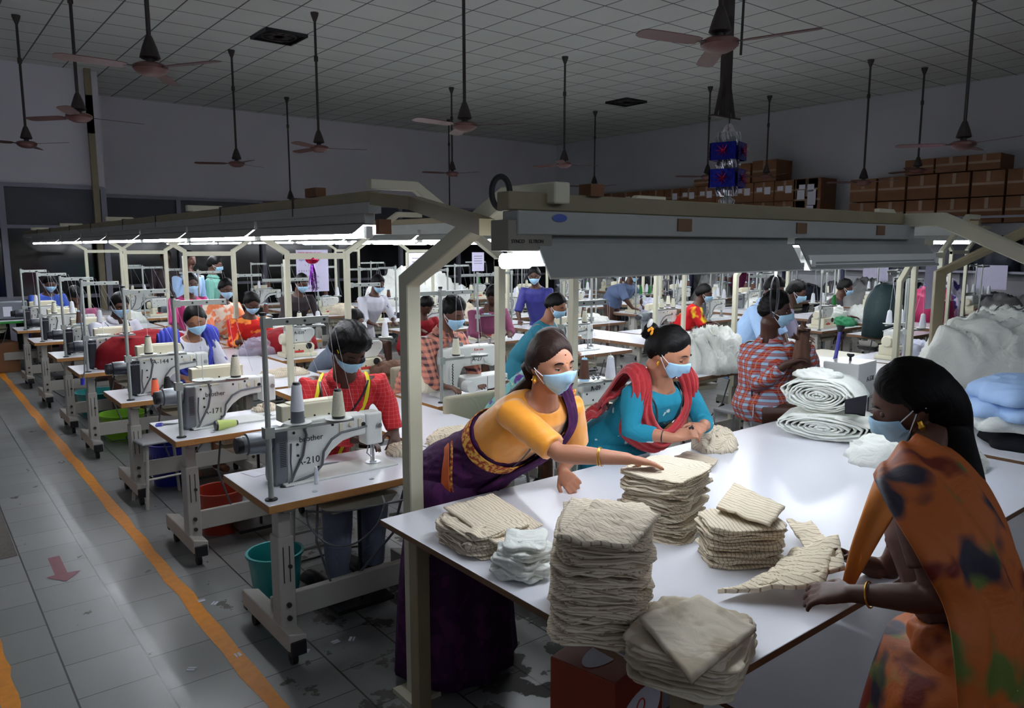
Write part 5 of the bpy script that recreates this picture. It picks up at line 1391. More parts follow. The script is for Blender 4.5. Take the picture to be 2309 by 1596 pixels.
t=thing('tinsel_ornament','purple and rainbow tinsel ornament hanging from the second left frame','decoration',(2.42,5.42,q.z))
k=B();random.seed(4)
for i in range(26):
    a=random.uniform(0,6.3);r=random.uniform(.005,.03);k.tube([(.01*math.cos(a),.01*math.sin(a),.02),(r*math.cos(a),r*math.sin(a),-.06),(r*1.2*math.cos(a+.4),r*1.2*math.sin(a+.4),-random.uniform(.11,.19))],.003,4)
k.obj('tassel','foil_purple',t)
B().sphere((0,0,.055),(.055,.02,.035),12,8).obj('fan_top','foil_red',t);B().tube([(0,0,.08),(0,0,1.70-q.z)],.002,5).obj('string','ink',t)
# ---------------------------------------------------------------- buckets, baskets, cartons on the floor
def bucket(x,y,r,h,c,name,lab,cat='bucket',n=28,grid=False):
    t=thing(name,lab,cat,(x,y,0))
    B().lathe([(.001,.0),(r*.78,.0),(r*.98,h-.01),(r*1.06,h-.012),(r*1.06,h),(r*.96,h),(r*.75,.01),(.001,.01)],n).obj('body',c,t)
    if grid:
        g=B()
        for i in range(30):
            a=2*PI*i/30;g.box((r*.93*math.cos(a),r*.93*math.sin(a),h*.68),(.003,.006,h*.35),M=None)
        g.obj('slot','ink',t,smooth=None)
    return t
mat('plastic_teal',(.13,.50,.50),.35,var=.04);mat('plastic_red',(.62,.20,.13),.35,var=.06);mat('plastic_blue',(.12,.14,.58),.35,var=.04);mat('plastic_green',(.45,.66,.12),.35,var=.04)
bucket(1.36,3.62,.135,.26,'plastic_teal','waste_bucket','teal plastic bucket under the nearest sewing table')
bucket(1.46,4.78,.145,.27,'plastic_red','waste_bucket','red plastic bucket under the second sewing table')
bucket(1.50,6.02,.17,.32,'plastic_blue','laundry_basket','blue slotted plastic basket under the third sewing table','basket',grid=True)
bucket(1.52,7.75,.20,.24,'plastic_green','waste_bucket','lime green plastic tub under the fourth sewing table','tub')
bucket(1.55,9.0,.22,.26,'plastic_teal','waste_bucket','teal tub under the fifth sewing table','tub')
CP[(.5,.43,0)]((.9,13.1,0),.2,'brown carton under the green edged table','cartons on the floor')
# stools and chairs
def make_stool(lab,x,y,rz=0):
    t=thing('stool',lab,'stool',(x,y,0),rz)
    B().box((0,0,.455),(.34,.30,.02)).obj('seat','chair_grey',t,smooth=None,bevel=.009)
    for sx in (-1,1):
        for sy in (-1,1): B().tube([(sx*.12,sy*.10,.45),(sx*.16,sy*.14,0)],.011,8).obj('leg','leg_paint',t)
    B().tube([(-.14,-.12,.2),(.14,-.12,.2)],.008,6).tube([(-.14,.12,.2),(.14,.12,.2)],.008,6).obj('stretcher','leg_paint',t)
mat('chair_grey',(.62,.63,.64),.4,var=.03)
make_stool('white topped metal stool beside the second sewing table',1.33,5.62,.1)
make_stool('metal stool under the man in the red shirt',1.62,3.80)
def make_chair(cover=None):
    t=thing('chair','x','chair')
    b=B();ring=[(-.17,-.17),(.17,-.17),(.2,.14),(.16,.19),(-.16,.19),(-.2,.14)]
    b.prism([(x,y) for x,y in ring],-.012,.012,M=T(0,0,.45)@R(PI/2,'X'));b.obj('seat','chair_grey',t,smooth=None,bevel=.008)
    fr=B();fr.tube([(-.19,-.19,0),(-.19,-.18,.45),(-.185,-.20,.78),(-.15,-.205,.84),(.15,-.205,.84),(.185,-.20,.78),(.19,-.18,.45),(.19,-.19,0)],.011,8);fr.obj('back_frame','chair_grey',t)
    for s in (-1,1): B().tube([(s*.17,.15,.44),(s*.19,.19,0)],.011,8).obj('leg','chair_grey',t)
    if cover:
        B().box((0,-.205,.70),(.42,.05,.30)).obj('back_cover',cover,t,smooth=None,bevel=.022,seg=3)
    else: B().box((0,-.203,.70),(.35,.012,.22)).obj('backrest','chair_grey',t,smooth=None,bevel=.005)
    return t
mat('cover_beige',(.60,.58,.50),.9,var=.05,scale=6,bump=.4,bscale=12)
CH=Proto(make_chair);CHB=Proto(make_chair,'cover_beige')
q=onz(1645,918,.45);CH((q.x,q.y-.12,0),math.radians(8),'grey metal chair behind the girl in teal, nearest of the two')
q=onz(1440,862,.45);CH((q.x,q.y-.1,0),math.radians(8),'grey metal chair behind the girl in teal, farther of the two')
CHB((2.80,3.72,0),PI,'chair with beige cloth cover behind the woman in purple')
CHB((3.15,4.98,0),PI+.1,'chair with beige cloth cover farther behind the woman in purple')
CH((8.1,5.35,0),.1,'grey metal chair behind the bent cream post')
# sloped beige chest / conveyor box right of the post
o=B().box((0,0,.33),(.9,.5,.66)).obj('metal_cabinet','machine_cream',smooth=None,bevel=.01);o.location=(7.45,4.15,0);tag(o,'beige metal cabinet right of the bent cream post','cabinet')
# grey control box with blue handled clamp
CB=at(1915,850,4.8)
t=thing('control_box','light grey control box numbered A-538 with a black knob','control box',(CB.x,CB.y,0),.1)
zb0,zb1=at(1908,892,4.8).z,at(1908,812,4.8).z
B().box((0,0,(zb0+zb1)/2),(.28,.22,zb1-zb0)).box((0,0,zb0/2),(.2,.16,zb0)).obj('box','machine_white',t,smooth=None,bevel=.006)
B().tube([(0,0,zb1),(0,0,zb1+.03)],.008,8).lathe([(.001,.045),(.02,.045),(.024,.035),(.015,.025),(.001,.025)],14,M=T(0,0,zb1)).obj('knob','black_plastic',t)
text('number','A-538',.045,'ink',T(-.01,-.111,zb1-.12)@R(PI/2,'X'),t)
q=at(1885,795,4.9)
mat('handle_blue',(.14,.15,.62),.35,var=.03)
t=thing('clamp_handle','blue lever handle with black grip above the control box','handle',tuple(q))
B().tube([(-.03,0,-.10),(.0,0,-.02),(.035,0,.13)],[.014,.012,.011],10).tube([(0,0,-.03),(.07,0,-.12)],.010,8).tube([(-.03,0,-.10),(.07,0,-.12)],.010,8).tube([(.0,0,-.03),(-.07,0,-.13)],.010,8).obj('lever','handle_blue',t)
B().tube([(.035,0,.13),(.045,0,.17)],[.016,.026],10).box((-.05,0,-.13),(.14,.04,.035)).tube([(0,0,-.12),(.05,.03,q.z*-1+1.0)],.01,6).obj('grip','black_plastic',t)
# paper slip and tweezers on the nearest table
o=B().box((0,0,.001),(.055,.11,.0015)).obj('paper_slip','paper',smooth=None);q=onz(570,1068,TZ);o.location=q;o.rotation_euler=(0,0,.25);tag(o,'white paper slip on the nearest sewing table','paper')
q=onz(738,1050,TZ);t=thing('tweezers','dark steel tweezers lying behind the arm of machine A-210','tweezers',tuple(q),math.radians(12))
B().tube([(-.07,.004,.006),(.0,.010,.008),(.07,.001,.004)],[.003,.005,.001],6).tube([(-.07,-.004,.006),(.0,-.010,.008),(.07,-.001,.004)],[.003,.005,.001],6).obj('blades','gunmetal',t)
for i,p in enumerate([(710,1108),(800,1060),(838,1080),(480,975)]):
    q=onz(*p,TZ);o=B().lathe([(.001,0),(.012,0),(.012,.0015),(.001,.002)],16).obj('table_plug','steel');o.location=q;tag(o,['round steel plug near the front edge of the nearest table','round steel plug near the needle of machine A-210','round steel plug at the right of the nearest table','round steel plug on the second table'][i],'plug')
t=thing('scissors','blue handled scissors on the corner of the second sewing table','scissors',tuple(onz(372,958,TZ)),-.3)
B().tube([(-.03+.018*math.cos(a),.016*math.sin(a)+.018,.005) for a in [i*PI/6 for i in range(13)]],.004,6,cap=False).tube([(-.03+.018*math.cos(a),.016*math.sin(a)-.018,.005) for a in [i*PI/6 for i in range(13)]],.004,6,cap=False).obj('handle','handle_blue',t)
B().tube([(-.01,.01,.005),(.10,-.004,.004)],[.006,.001],6).tube([(-.01,-.01,.005),(.10,.004,.004)],[.006,.001],6).obj('blades','steel',t)
t=thing('scissors','small teal handled scissors on the third sewing table','scissors',tuple(onz(305,878,TZ)),.3)
B().tube([(-.02+.014*math.cos(a),.013*math.sin(a)+.014,.005) for a in [i*PI/6 for i in range(13)]],.004,6,cap=False).tube([(-.02+.014*math.cos(a),.013*math.sin(a)-.014,.005) for a in [i*PI/6 for i in range(13)]],.004,6,cap=False).obj('handle','plastic_teal',t)
B().tube([(-.005,.0,.005),(.07,-.004,.004)],[.005,.001],6).obj('blades','steel',t)
# hanging cable with plug on the fourth stand
b=B().tube([(1.155,7.10,1.50),(1.13,7.08,1.2),(1.14,7.07,.95),(1.12,7.03,.76),(1.10,7.02,.70)],.006,6);o=b.obj('power_cable','cable');tag(o,'grey power cable with blue plug hanging at the fourth thread stand','cable')
B().tube([(1.10,7.02,.71),(1.095,7.015,.655)],[.016,.012],8).obj('plug','handle_blue',o)
# strap hanging under the far end of the big hood
h=at(1750,600,2.96)
t=thing('hanging_strap','black looped strap tied with white cord under the tube lights','strap',(h.x,h.y,h.z))
B().tube([(0,0,.03),(.002,0,-.01),(0,0,-.04)],[.004,.007,.004],6).obj('white_cord','cloth_white',t)
B().tube([(.03*math.sin(a),0,-.115+.075*math.cos(a)) for a in [i*PI/10 for i in range(21)]],.003,6,cap=False).tube([(.022*math.sin(a)+.004,.006,-.12+.08*math.cos(a)) for a in [i*PI/10 for i in range(21)]],.0025,6,cap=False).obj('loop','black_plastic',t)

def cabl(pts,lab,rad=.0045,mt='cable',n=40): 
    b=B().tube(catmull(pts,n),rad,6);tag(b.obj('power_cable',mt),lab,'cable')
cabl([at(690,1150,3.35),at(700,1190,3.3),at(745,1228,3.3),at(800,1225,3.3),at(848,1185,3.3),at(866,1140,3.3),at(862,1118,3.35)],'grey cable hanging in a loop under the nearest sewing table')
cabl([at(690,1153,3.4),at(760,1154,3.3),at(830,1143,3.3),at(905,1128,3.2),at(930,1120,3.15)],'grey cable stretched level under the nearest sewing table')
cabl([onz(575,1235,.01),onz(620,1275,.01),onz(700,1260,.01),onz(800,1232,.01),onz(860,1240,.01)],'black cable lying on the floor under the nearest table',.006,'black_rubber')
for i,p in enumerate([(455,1355),(487,1360),(540,1475),(690,1465),(755,1445),(790,1440),(575,1370),(430,1510)]):
    q=onz(*p,.002);o=B().box((0,0,0),(.035,.012,.003)).box((0,.016,0),(.035,.008,.003)).obj('paper_scrap','paper',smooth=None);o.location=q;o.rotation_euler=(0,0,i*.8);tag(o,'small white paper scrap lying on the tiles beside the orange line','paper scrap','paper scraps on the floor')
# ---------------------------------------------------------------- the people
def toloc(loc,rz):
    Mi=(T(loc[0],loc[1],0)@R(rz)).inverted();return lambda p:Mi@V(p)
def dirloc(rz): 
    Mi=R(rz).inverted();return lambda d:Mi@V(d)
def key(root,face,label,sk,S,H,look,arms,cloth,fem=True,**k):
    rz=-math.radians(face);L=toloc(root,rz);Dv=dirloc(rz)
    S2={q:L(v) for q,v in S.items() if q in 'PWCN'}
    a_,b_=L(arms['R'][0]),L(arms['L'][0]);mid=(a_+b_)/2;dd=a_-b_;S2['tw']=math.atan2(dd.y,dd.x)
    S2['C']=mid+(S2['P']-mid).normalized()*.07;S2['N']=mid+(L(H)-mid)*.20+V((0,0,.012));S2['W']=S2['P'].lerp(S2['C'],.42)
    ar={q:(L(a[0]),L(a[1]),L(a[2]),Dv(a[3]),Dv(a[4]))+tuple(a[5:]) for q,a in arms.items()}
    r=person((root[0],root[1],0),rz,label,sk,S2,L(H),look,fem,ar,cloth,**k)
    return r+(L,Dv)
mat('blouse_yellow',(.90,.58,.10),.45,var=.06,scale=8,bump=.2,sheen=.5)
blotch('sari_purple',[(.22,.06,.24),((.30,.10,.30),.55,14.)],bump=.4)
blotch('sari_gold',[(.60,.25,.16),((.86,.66,.30),.46,70.)],bump=.6,sharp=.1)
mat('sari_orange_edge',(.72,.33,.14),.7,var=.05)
# 1 woman in the purple sari
S=dict(P=(1.74,2.56,.84),W=(1.77,2.44,1.0),C=(1.775,2.25,1.125),N=(1.79,2.15,1.215))
H=at(1243,822,2.80)
sR=at(1150,930,2.80);eR=at(1262,1022,2.66);wR=at(1412,1034,2.58);hd=at(1530,1052,2.62)-wR
sL=at(1287,918,3.02);eL=at(1300,1010,3.12);wL=at(1266,1062,3.08)
r,MH,to,rx,L,Dv=key((1.74,2.56),150,'person in yellow blouse and purple sari leaning over the table, reaching out','skin_light',S,H,(34,8,3),
  {'R':(sR,eR,wR,hd,(0,-.1,-1),.18),'L':(sL,eL,wL,at(1290,1092,3.02)-wL,(.6,.2,-.5),1.1)},
  dict(top='blouse_yellow',sleeve=.44,loose=.014,hem=3,neck=7,wr=.003,wf=14,name='blouse'),hair='long',hairm='hair_brown',vox=.0055,legs=None,detail=True)
skirt('sari','sari_purple',r,to[0][0],to[1][0].z+.02,(.20,.16),(.30,.25),seed=1)
b=B();b.loft([ringE(c,rx*(a+.022),f*(bb+.024),24) for c,a,bb,d,f in to[0:5]]);o=b.obj('sari_wrap','sari_purple',r,smooth=179);remesh(o,.008,2,wrinkle(.006,13,3,(1,1,2)))
wrap('gold_border','sari_gold',r,to,rx,[(3.75,a,0) for a in range(-100,200,15)],.030,off=.034,n=6,pamp=.001)
wrap('orange_border','sari_orange_edge',r,to,rx,[(2.9-1.9*math.sin(math.radians((a+20)*.8))**2,a,.008) for a in range(-30,170,10)],.020,off=.036,n=6,pamp=.002)
wrap('gold_edge','sari_gold',r,to,rx,[(2.9-1.9*math.sin(math.radians((a+20)*.8))**2+.28,a,.009) for a in range(-30,170,10)],.008,off=.038,n=4,pamp=.001)
lsL=L(sL);ot=lambda u,a,o:on_torso(to,rx,u,a,o)[0]
drape('pallu',[ot(4.6,250,.03),ot(6.2,215,.03),lsL.lerp(to[7][0],.45)+V((0,0,.062)),ot(5.9,118,.035),ot(4.6,98,.045),ot(3.4,85,.04),ot(2.4,70,.04)],
      [ot(4.2,215,.03),lsL+V((0,0,.058))-rx*.02+to[5][4]*-.03,lsL+V((0,0,.070)),ot(5.6,150,.045),ot(4.6,135,.045),ot(3.4,125,.045),ot(2.2,118,.045)],'sari_purple',r,5,.006)
drape('pallu_edge',[lsL+V((0,0,.074))+rx*.012,ot(5.6,146,.052),ot(4.6,131,.054),ot(3.4,121,.054),ot(2.2,114,.054)],[lsL+V((0,0,.070))-rx*.028,ot(5.6,158,.046),ot(4.6,143,.048),ot(3.4,133,.048),ot(2.2,126,.05)],'sari_gold',r,1,.001,bulge=.003,nv=6)
def lanyard(r,to,rx,mt='black_plastic',card=True,u0=3.0,d=.02):
    for s in (-1,1):
        b=[on_torso(to,rx,u,90-s*a,d)[0] for u,a in ((6.9,95),(6.8,60),(6.2,38),(5.4,24),(4.6,14),(u0+.6,7),(u0+.2,2))]
        ribbon('lanyard',[(p,rx,on_torso(to,rx,5,90,0)[1]) for p in b],.006,mt,r,thick=.002,n=3,pamp=0)
    if card:
        p,nm=on_torso(to,rx,u0,90,d+.006);B().box((0,0,0),(.055,.003,.085),M=T(p-V((0,0,.03)))).obj('id_card','paper',r,smooth=None)
lanyard(r,to,rx,u0=2.2,d=.032)
def bangle(r,c,d,rad,mt='gold',th=.003,n=20):
    d=V(d).normalized();x,y=frame_from(d)
    B().tube([V(c)+x*rad*math.cos(2*PI*i/n)+y*rad*math.sin(2*PI*i/n) for i in range(n+1)],th,6,cap=False).obj('bangle',mt,r)
a_=L(eR.lerp(wR,.60));bangle(r,a_,L(wR)-L(eR),.031,th=.0022);bangle(r,a_+(L(wR)-L(eR)).normalized()*.008,L(wR)-L(eR)+V((0,0,.03)),.032,th=.0018)
def earring(r,MH,s,sc_=1.): B().lathe([(.001,.0),(.006*sc_,-.002),(.007*sc_,-.012),(.010*sc_,-.018),(.004*sc_,-.028),(.001,-.032)][::-1],10,M=MH@T(s*.073,.0,-.030)).obj('earring','gold',r)
earring(r,MH,1,1.2);earring(r,MH,-1,1.2)
def bindi(r,MH,z,rr=.0035,mt='cloth_red'):
    d=V((0,.085,z)).normalized();B().sphere((0,0,0),(rr,.0015,rr),10,6,M=MH@T(d*(head_r(d,True)+.0005))).obj('bindi',mt,r)
bindi(r,MH,.030,.0022,'gold');bindi(r,MH,.062,.003)
B().tube([MH@V((0,-.085,-.01)),MH@V((-.0,-.125,-.05)),MH@V((-.005,-.12,-.10)),L(at(1090,960,3.08)),L(at(1078,1010,3.12)),L(at(1080,1060,3.14))],[.035,.04,.032,.026,.022,.014],12).obj('braid','hair_brown',r)
# 2 girl in teal with red shawl
blotch('kurta_teal',[(.08,.46,.55),((.80,.88,.86),.655,15.)],bump=.3,sharp=.02)
mat('shawl_red',(.60,.04,.09),.75,var=.10,scale=5,bump=.3,sheen=.2)
S=dict(P=(2.66,2.53,.84),W=(2.66,2.46,.99),C=(2.655,2.33,1.09),N=(2.65,2.25,1.175))
H=at(1508,795,3.38)
sR=at(1428,888,3.40);eR=at(1422,972,3.38);wR=at(1520,988,3.30);sL=at(1547,882,3.62);eL=at(1590,955,3.60);wL=at(1586,962,3.44)
r,MH,to,rx,L,Dv=key((2.68,2.55),145,'person in a teal printed tunic and deep red shawl trimming a striped garment','skin_light',S,H,(18,24,0),
  {'R':(sR,eR,wR,at(1570,972,3.30)-wR,(.3,.3,-1),.7),'L':(sL,eL,wL,at(1560,968,3.32)-wL,(-.4,.3,-1),.7)},
  dict(top='kurta_teal',sleeve=.78,loose=.014,hem=0,neck=7,wr=.004,wf=12,name='tunic'),hair='bun',vox=.006,legs=None,detail=True)
skirt('tunic_skirt','kurta_teal',r,to[0][0],to[1][0].z+.02,(.19,.15),(.26,.22),folds=7)
def u_shawl(r,to,rx,sR,sL,mt,depth=3.0,tail=True,wide=.06):
    ot=lambda u,a,o:on_torso(to,rx,u,a,o)[0];N_=to[7][0];f=to[5][4]
    inn=[ot(4.6,305,.03),sR.lerp(N_,.50)+V((0,0,.060))-f*.045,sR.lerp(N_,.45)+V((0,0,.062))+f*.03,ot(5.7,52,.035),ot(4.7,90,.045),ot(5.7,128,.035),sL.lerp(N_,.45)+V((0,0,.062))+f*.03,sL.lerp(N_,.50)+V((0,0,.060))-f*.045,ot(4.6,235,.03)]
    e=wide
    out=[ot(2.6,318,.05),sR+(sR-N_).normalized()*e*.6+V((0,0,.058))-f*.05,sR+(sR-N_).normalized()*e*.75+V((0,0,.055))+f*.045,ot(4.0,25,.075),ot(depth,90,.085),ot(4.0,155,.075),sL+(sL-N_).normalized()*e*.75+V((0,0,.055))+f*.045,sL+(sL-N_).normalized()*e*.6+V((0,0,.058))-f*.05,ot(2.6,222,.05)]
    drape('shawl',inn,out,mt,r,5,.007,64,30,bulge=.032)
    if tail:
        p=[ot(5.2,330,.05),ot(4,338,.07),ot(2.6,340,.085),ot(1.2,342,.10),ot(0,342,.12)]
        q=[ot(5.0,290,.05),ot(4,300,.06),ot(2.6,305,.075),ot(1.2,308,.09),ot(0,310,.11)]
        drape('shawl_tail',p,q,mt,r,3,.010,24,16)
u_shawl(r,to,rx,L(sR),L(sL),'shawl_red',3.3)
lanyard(r,to,rx,card=False,u0=4.6,d=.026)
earring(r,MH,1,.7);bangle(r,L(wR)-(L(wR)-L(eR)).normalized()*.05,L(wR)-L(eR),.027,'black_plastic',.0025)
f=B();f.sphere((0,0,0),(.016,.010,.024),10,8,M=MH@T(.03,-.125,.085));f.obj('hair_clip','machine_white',r)
f=B()
for i in range(5): f.sphere((0,0,0),(.009,.006,.009),8,6,M=MH@T(.055+.008*math.cos(i*1.3),-.105+.004*i,.065+.010*math.sin(i*1.3)))
mat('flower',(.85,.55,.10),.7,var=.1);f.obj('hair_flower','flower',r)
t=thing('thread_snips','black thread snips held by the girl in teal','scissors',tuple(at(1560,962,3.27)),.6);B().tube([(-.03,.006,0),(.03,0,0)],[.006,.002],6).tube([(-.03,-.006,0),(.03,0,0)],[.006,.002],6).obj('blades','black_plastic',t)
# 3 woman in the orange sari, back to the right
blotch('sari_orange',[(.68,.35,.13),((.36,.42,.18),.57,6.5),((.16,.14,.20),.56,6.),((.42,.13,.08),.62,7.)],bump=.2,sharp=.07,rough=.6)
mat('sari_sheer',(.88,.52,.16),.4,var=.10,scale=4,bump=.2,sheen=.3)
mat('blouse_maroon',(.30,.15,.10),.7,var=.06)
S=dict(P=(1.80,.58,.86),W=(1.83,.62,1.0),C=(1.87,.70,1.17),N=(1.885,.755,1.275))
H=at(2058,912,2.02)
sL=at(2065,1130,1.72);eL=at(2118,1352,1.66);wL=at(1925,1338,1.78);sR=at(2110,1085,2.04);eR=at(2000,1290,2.28);wR=at(1925,1262,2.25)
r,MH,to,rx,L,Dv=key((1.82,.60),-18,'person with long black hair in an orange printed sari, back turned, folding a garment','skin_dark',S,H,(-8,26,0),
  {'L':(sL,eL,wL,at(1800,1335,1.86)-wL,(.2,.4,-.8),.45),'R':(sR,eR,wR,at(1880,1240,2.24)-wR,(-.2,-.3,-.9),.8)},
  dict(top='blouse_maroon',sleeve=.34,loose=.010,hem=3,neck=6,wr=.003,name='blouse'),hair='long',vox=.0055,legs=None,detail=True)
skirt('sari','sari_orange',r,to[0][0],to[1][0].z+.03,(.22,.20),(.33,.30),seed=4,folds=9,amp=.016)
b=B();b.loft([ringE(c,rx*(a+.022),f*(bb+.026),24) for c,a,bb,d,f in to[0:4]]);o=b.obj('sari_wrap','sari_orange',r,smooth=179);remesh(o,.009,2,wrinkle(.007,10,5,(1,1,2)))
A=lambda x,y,d:L(at(x,y,d))
drape('pallu',[A(1970,1070,1.82),A(1975,1105,1.68),A(2015,1180,1.57),A(2080,1270,1.50),A(2140,1370,1.50),A(2160,1480,1.47),A(2160,1660,1.46)],
      [A(2105,1030,1.98),A(2180,1060,1.98),A(2232,1130,1.94),A(2262,1230,1.88),A(2285,1360,1.84),A(2298,1480,1.80),A(2280,1660,1.78)],'sari_orange',r,4,.009,56,30,bulge=.075)
drape('pallu_front',[A(1975,1075,1.84),A(1948,1150,1.84),A(1918,1235,1.88),A(1892,1335,1.92)],[A(2075,1085,1.74),A(2020,1160,1.78),A(1968,1245,1.85),A(1918,1330,1.93)],'sari_sheer',r,1,.003,24,14,bulge=.004)
hb=B();cr=catmull([MH@V((0,.0,.050)),MH@V((0,-.035,.030)),MH@V((.0,-.06,-.03)),A(2140,985,1.98),A(2172,1075,1.88),A(2200,1170,1.80),A(2222,1250,1.76),A(2238,1320,1.74)],40)
rr=[.060,.072,.070,.062,.052,.042,.032,.022,.008]
hb.tube(cr,[ (lambda t:rr[min(7,int(t))]*(1-(t-int(t)))+rr[min(8,int(t)+1)]*(t-int(t)))(i/39*7.99) for i in range(40)],22)
hb.obj('long_hair','hair_black',r,smooth=179)
bangle(r,L(wL)+(L(eL)-L(wL)).normalized()*.035,L(wL)-L(eL),.029,th=.0024);earring(r,MH,-1,1.)
wrap('neck_edge','shawl_red',r,to,rx,[(6.7,a,0) for a in range(150,330,20)],.010,off=.006,n=4,pamp=0)
# 4 man in the red checked shirt
m,nt,b_=newmat('shirt_red');v,s_=_xyz(nt)
g=_math(nt,'MAXIMUM',_math(nt,'LESS_THAN',_math(nt,'FRACT',_math(nt,'DIVIDE',_math(nt,'ADD',s_[0],_math(nt,'MULTIPLY',_noise(nt,v,4.,2),.03)),.022)),.06),_math(nt,'LESS_THAN',_math(nt,'FRACT',_math(nt,'DIVIDE',_math(nt,'ADD',s_[2],_math(nt,'MULTIPLY',_noise(nt,v,4.,2),.03)),.022)),.06))
nt.links.new(_mix(nt,_math(nt,'MULTIPLY',g,.42),lin((.72,.09,.13)),lin((.90,.60,.58))),b_.inputs['Base Color']);b_.inputs['Roughness'].default_value=.8;_fold(nt,b_,v,7.,.8,.015);MT['shirt_red']=m
root=(1.66,3.80);S=dict(P=(1.66,3.86,.55),W=(1.665,3.80,.76),C=(1.70,3.60,.985),N=(1.70,3.50,1.10))
H=at(787,788,3.72)
sR=at(700,868,3.92);eR=at(672,975,3.85);wR=at(800,990,3.72);sL=at(850,865,3.98);eL=at(878,925,4.02);wL=at(890,968,4.02)
r,MH,to,rx,L,Dv=key(root,172,'person in a red checked shirt with a yellow measuring tape bent over machine A-210','skin_deep',S,H,(8,38,0),
  {'R':(sR,eR,wR,(.7,-.4,-.2),(0,0,-1),.5),'L':(sL,eL,wL,at(890,1005,3.95)-wL,(-.3,-.3,-.5),.6)},
  dict(top='shirt_red',sleeve=.95,loose=.022,hem=0,neck=7,wr=.007,wf=11,collar=1,pants='trouser_grey') if False else dict(top='shirt_red',sleeve=.98,loose=.020,hem=0,neck=7,wr=.007,wf=11,collar=1),fem=False,hair='bushy',vox=.007,legs='sit',detail=True)
mat('trouser_grey',(.40,.42,.50),.9,var=.06,bump=.3)
c=B()
for sx in (-1,1): c.tube([to[1][0]+V((sx*.08,-.02,0)),to[1][0]+V((sx*.11,.40,.0)),to[1][0]+V((sx*.11,.435,-.05)),to[1][0]+V((sx*.11,.42,-.42))],[.115,.082,.076,.06],14)
remesh(c.obj('trousers','trouser_grey',r,smooth=179),.012,2,wrinkle(.006,10))
for s in (-1,1):
    pp=[on_torso(to,rx,u,90-s*a,.037) for u,a in ((7.0,120),(6.9,80),(6.5,52),(5.6,42),(4.6,36),(3.6,33),(2.6,32))]
    ribbon('measuring_tape',[(p,rx,n_) for p,n_ in pp],.010,'tape_yellow',r,thick=.002,n=3,pamp=0)
p,nm=on_torso(to,rx,4.6,135,.034);B().box((0,0,0),(.035,.01,.06),M=T(p)).obj('phone','gunmetal',r,smooth=None,bevel=.006)
B().tube([MH@V((.085,.05,.035)),MH@V((.075,-.06,.045))],.0035,8).obj('pencil','tape_yellow',r)
bangle(r,L(wL)+(L(eL)-L(wL)).normalized()*.02,L(wL)-L(eL),.032,'gold',.004);lanyard(r,to,rx,card=False,u0=3.5,d=.034)
for s,p in ((-1,(715,1330)),(1,(800,1290))):
    q=L(onz(*p,0.0));B().loft([ringE(q+V((0,y,h*.5+.012)),V((w,0,0)),V((0,0,h*.5)),12) for y,w,h in ((-.12,.03,.05),(-.08,.04,.08),(0,.045,.08),(.07,.05,.06),(.13,.035,.03))]).obj('shoe','black_plastic',r)
# 5 woman in blue
mat('shawl_blue',(.18,.22,.62),.75,var=.08,scale=5,bump=.3);blotch('kurta_white',[(.80,.80,.84),((.30,.32,.50),.66,16.)],bump=.3)
r,MH,to,rx=seated(441,722,5.75,172,'person in a blue shawl over a white printed tunic sewing at machine A-144','skin_mid',dict(top='kurta_white',sleeve=.95,loose=.014,neck=7),fem=True,look=(20,24,10),lean=.20,vox=.009,hair='long')
u_shawl(r,to,rx,to[5][0]+rx*.165+V((0,0,.085)),to[5][0]-rx*.165+V((0,0,.085)),'shawl_blue',4.2,False,.10)
lanyard(r,to,rx,card=False,u0=3.6)
# 6 others at machines: (px,py,depth,face,label,skin,cloth,female,look,...)
mat('shirt_white',(.80,.80,.84),.8,var=.04,bump=.3);mat('shirt_lightblue',(.62,.74,.88),.8,var=.05,bump=.3);mat('shirt_mint',(.45,.68,.62),.8,var=.05,bump=.3)
mat('shirt_blue',(.16,.28,.62),.8,var=.06,bump=.3);mat('shirt_wine',(.45,.20,.32),.8,var=.06);mat('shirt_slate',(.30,.36,.48),.8,var=.06,bump=.3);mat('shirt_grey',(.48,.46,.54),.8,var=.06,bump=.3)
mat('shirt_magenta',(.68,.14,.42),.7,var=.08);mat('shirt_black',(.12,.07,.09),.8,var=.1);mat('shirt_teal',(.07,.38,.45),.8,var=.06);mat('sari_navy',(.12,.12,.42),.7,var=.08);mat('shirt_greyblue',(.38,.42,.48),.8,var=.05)
plaid('shirt_plaid_orange',(.78,.50,.42),(.35,.28,.30),(.22,.18,.22));plaid('shirt_plaid_red',(.62,.20,.10),(.50,.52,.60),(.62,.78,.88),.040)
blotch('cloth_redorange',[(.72,.10,.08),((.95,.55,.25),.52,8.)]);blotch('cloth_redyellow',[(.70,.05,.08),((.90,.75,.15),.55,5.)]);blotch('cloth_peacock',[(.45,.68,.66),((.35,.22,.50),.58,14.),((.85,.85,.5),.66,20.)])
blotch('sari_orangewhite',[(.90,.52,.35),((.9,.85,.78),.5,9.)])
r,MH,to,rx=seated(270,690,7.35,165,'person in a white shirt and face mask sewing behind the red cloth bundle','skin_deep',dict(top='shirt_white',sleeve=.9,collar=1),look=(6,18,0),vox=.010);lanyard(r,to,rx,card=False,u0=4.)
seated(168,668,8.9,185,'person in a dark wine shirt bent low, head down, in the left column','skin_deep',dict(top='shirt_wine',sleeve=.9),look=(0,45,0),mask=False,lean=.2)
r,MH,to,rx=seated(113,640,10.6,165,'person in a bright blue shirt sewing at the far end of the aisle column','skin_deep',dict(top='shirt_blue',sleeve=.9),look=(12,22,0))
r,MH,to,rx=seated(1020,708,5.35,165,'person in an orange checked shirt sewing at the flatlock machine','skin_dark',dict(top='shirt_plaid_orange',sleeve=.9,collar=1,loose=.022),look=(4,22,0),vox=.009,lean=.2,detail=True)
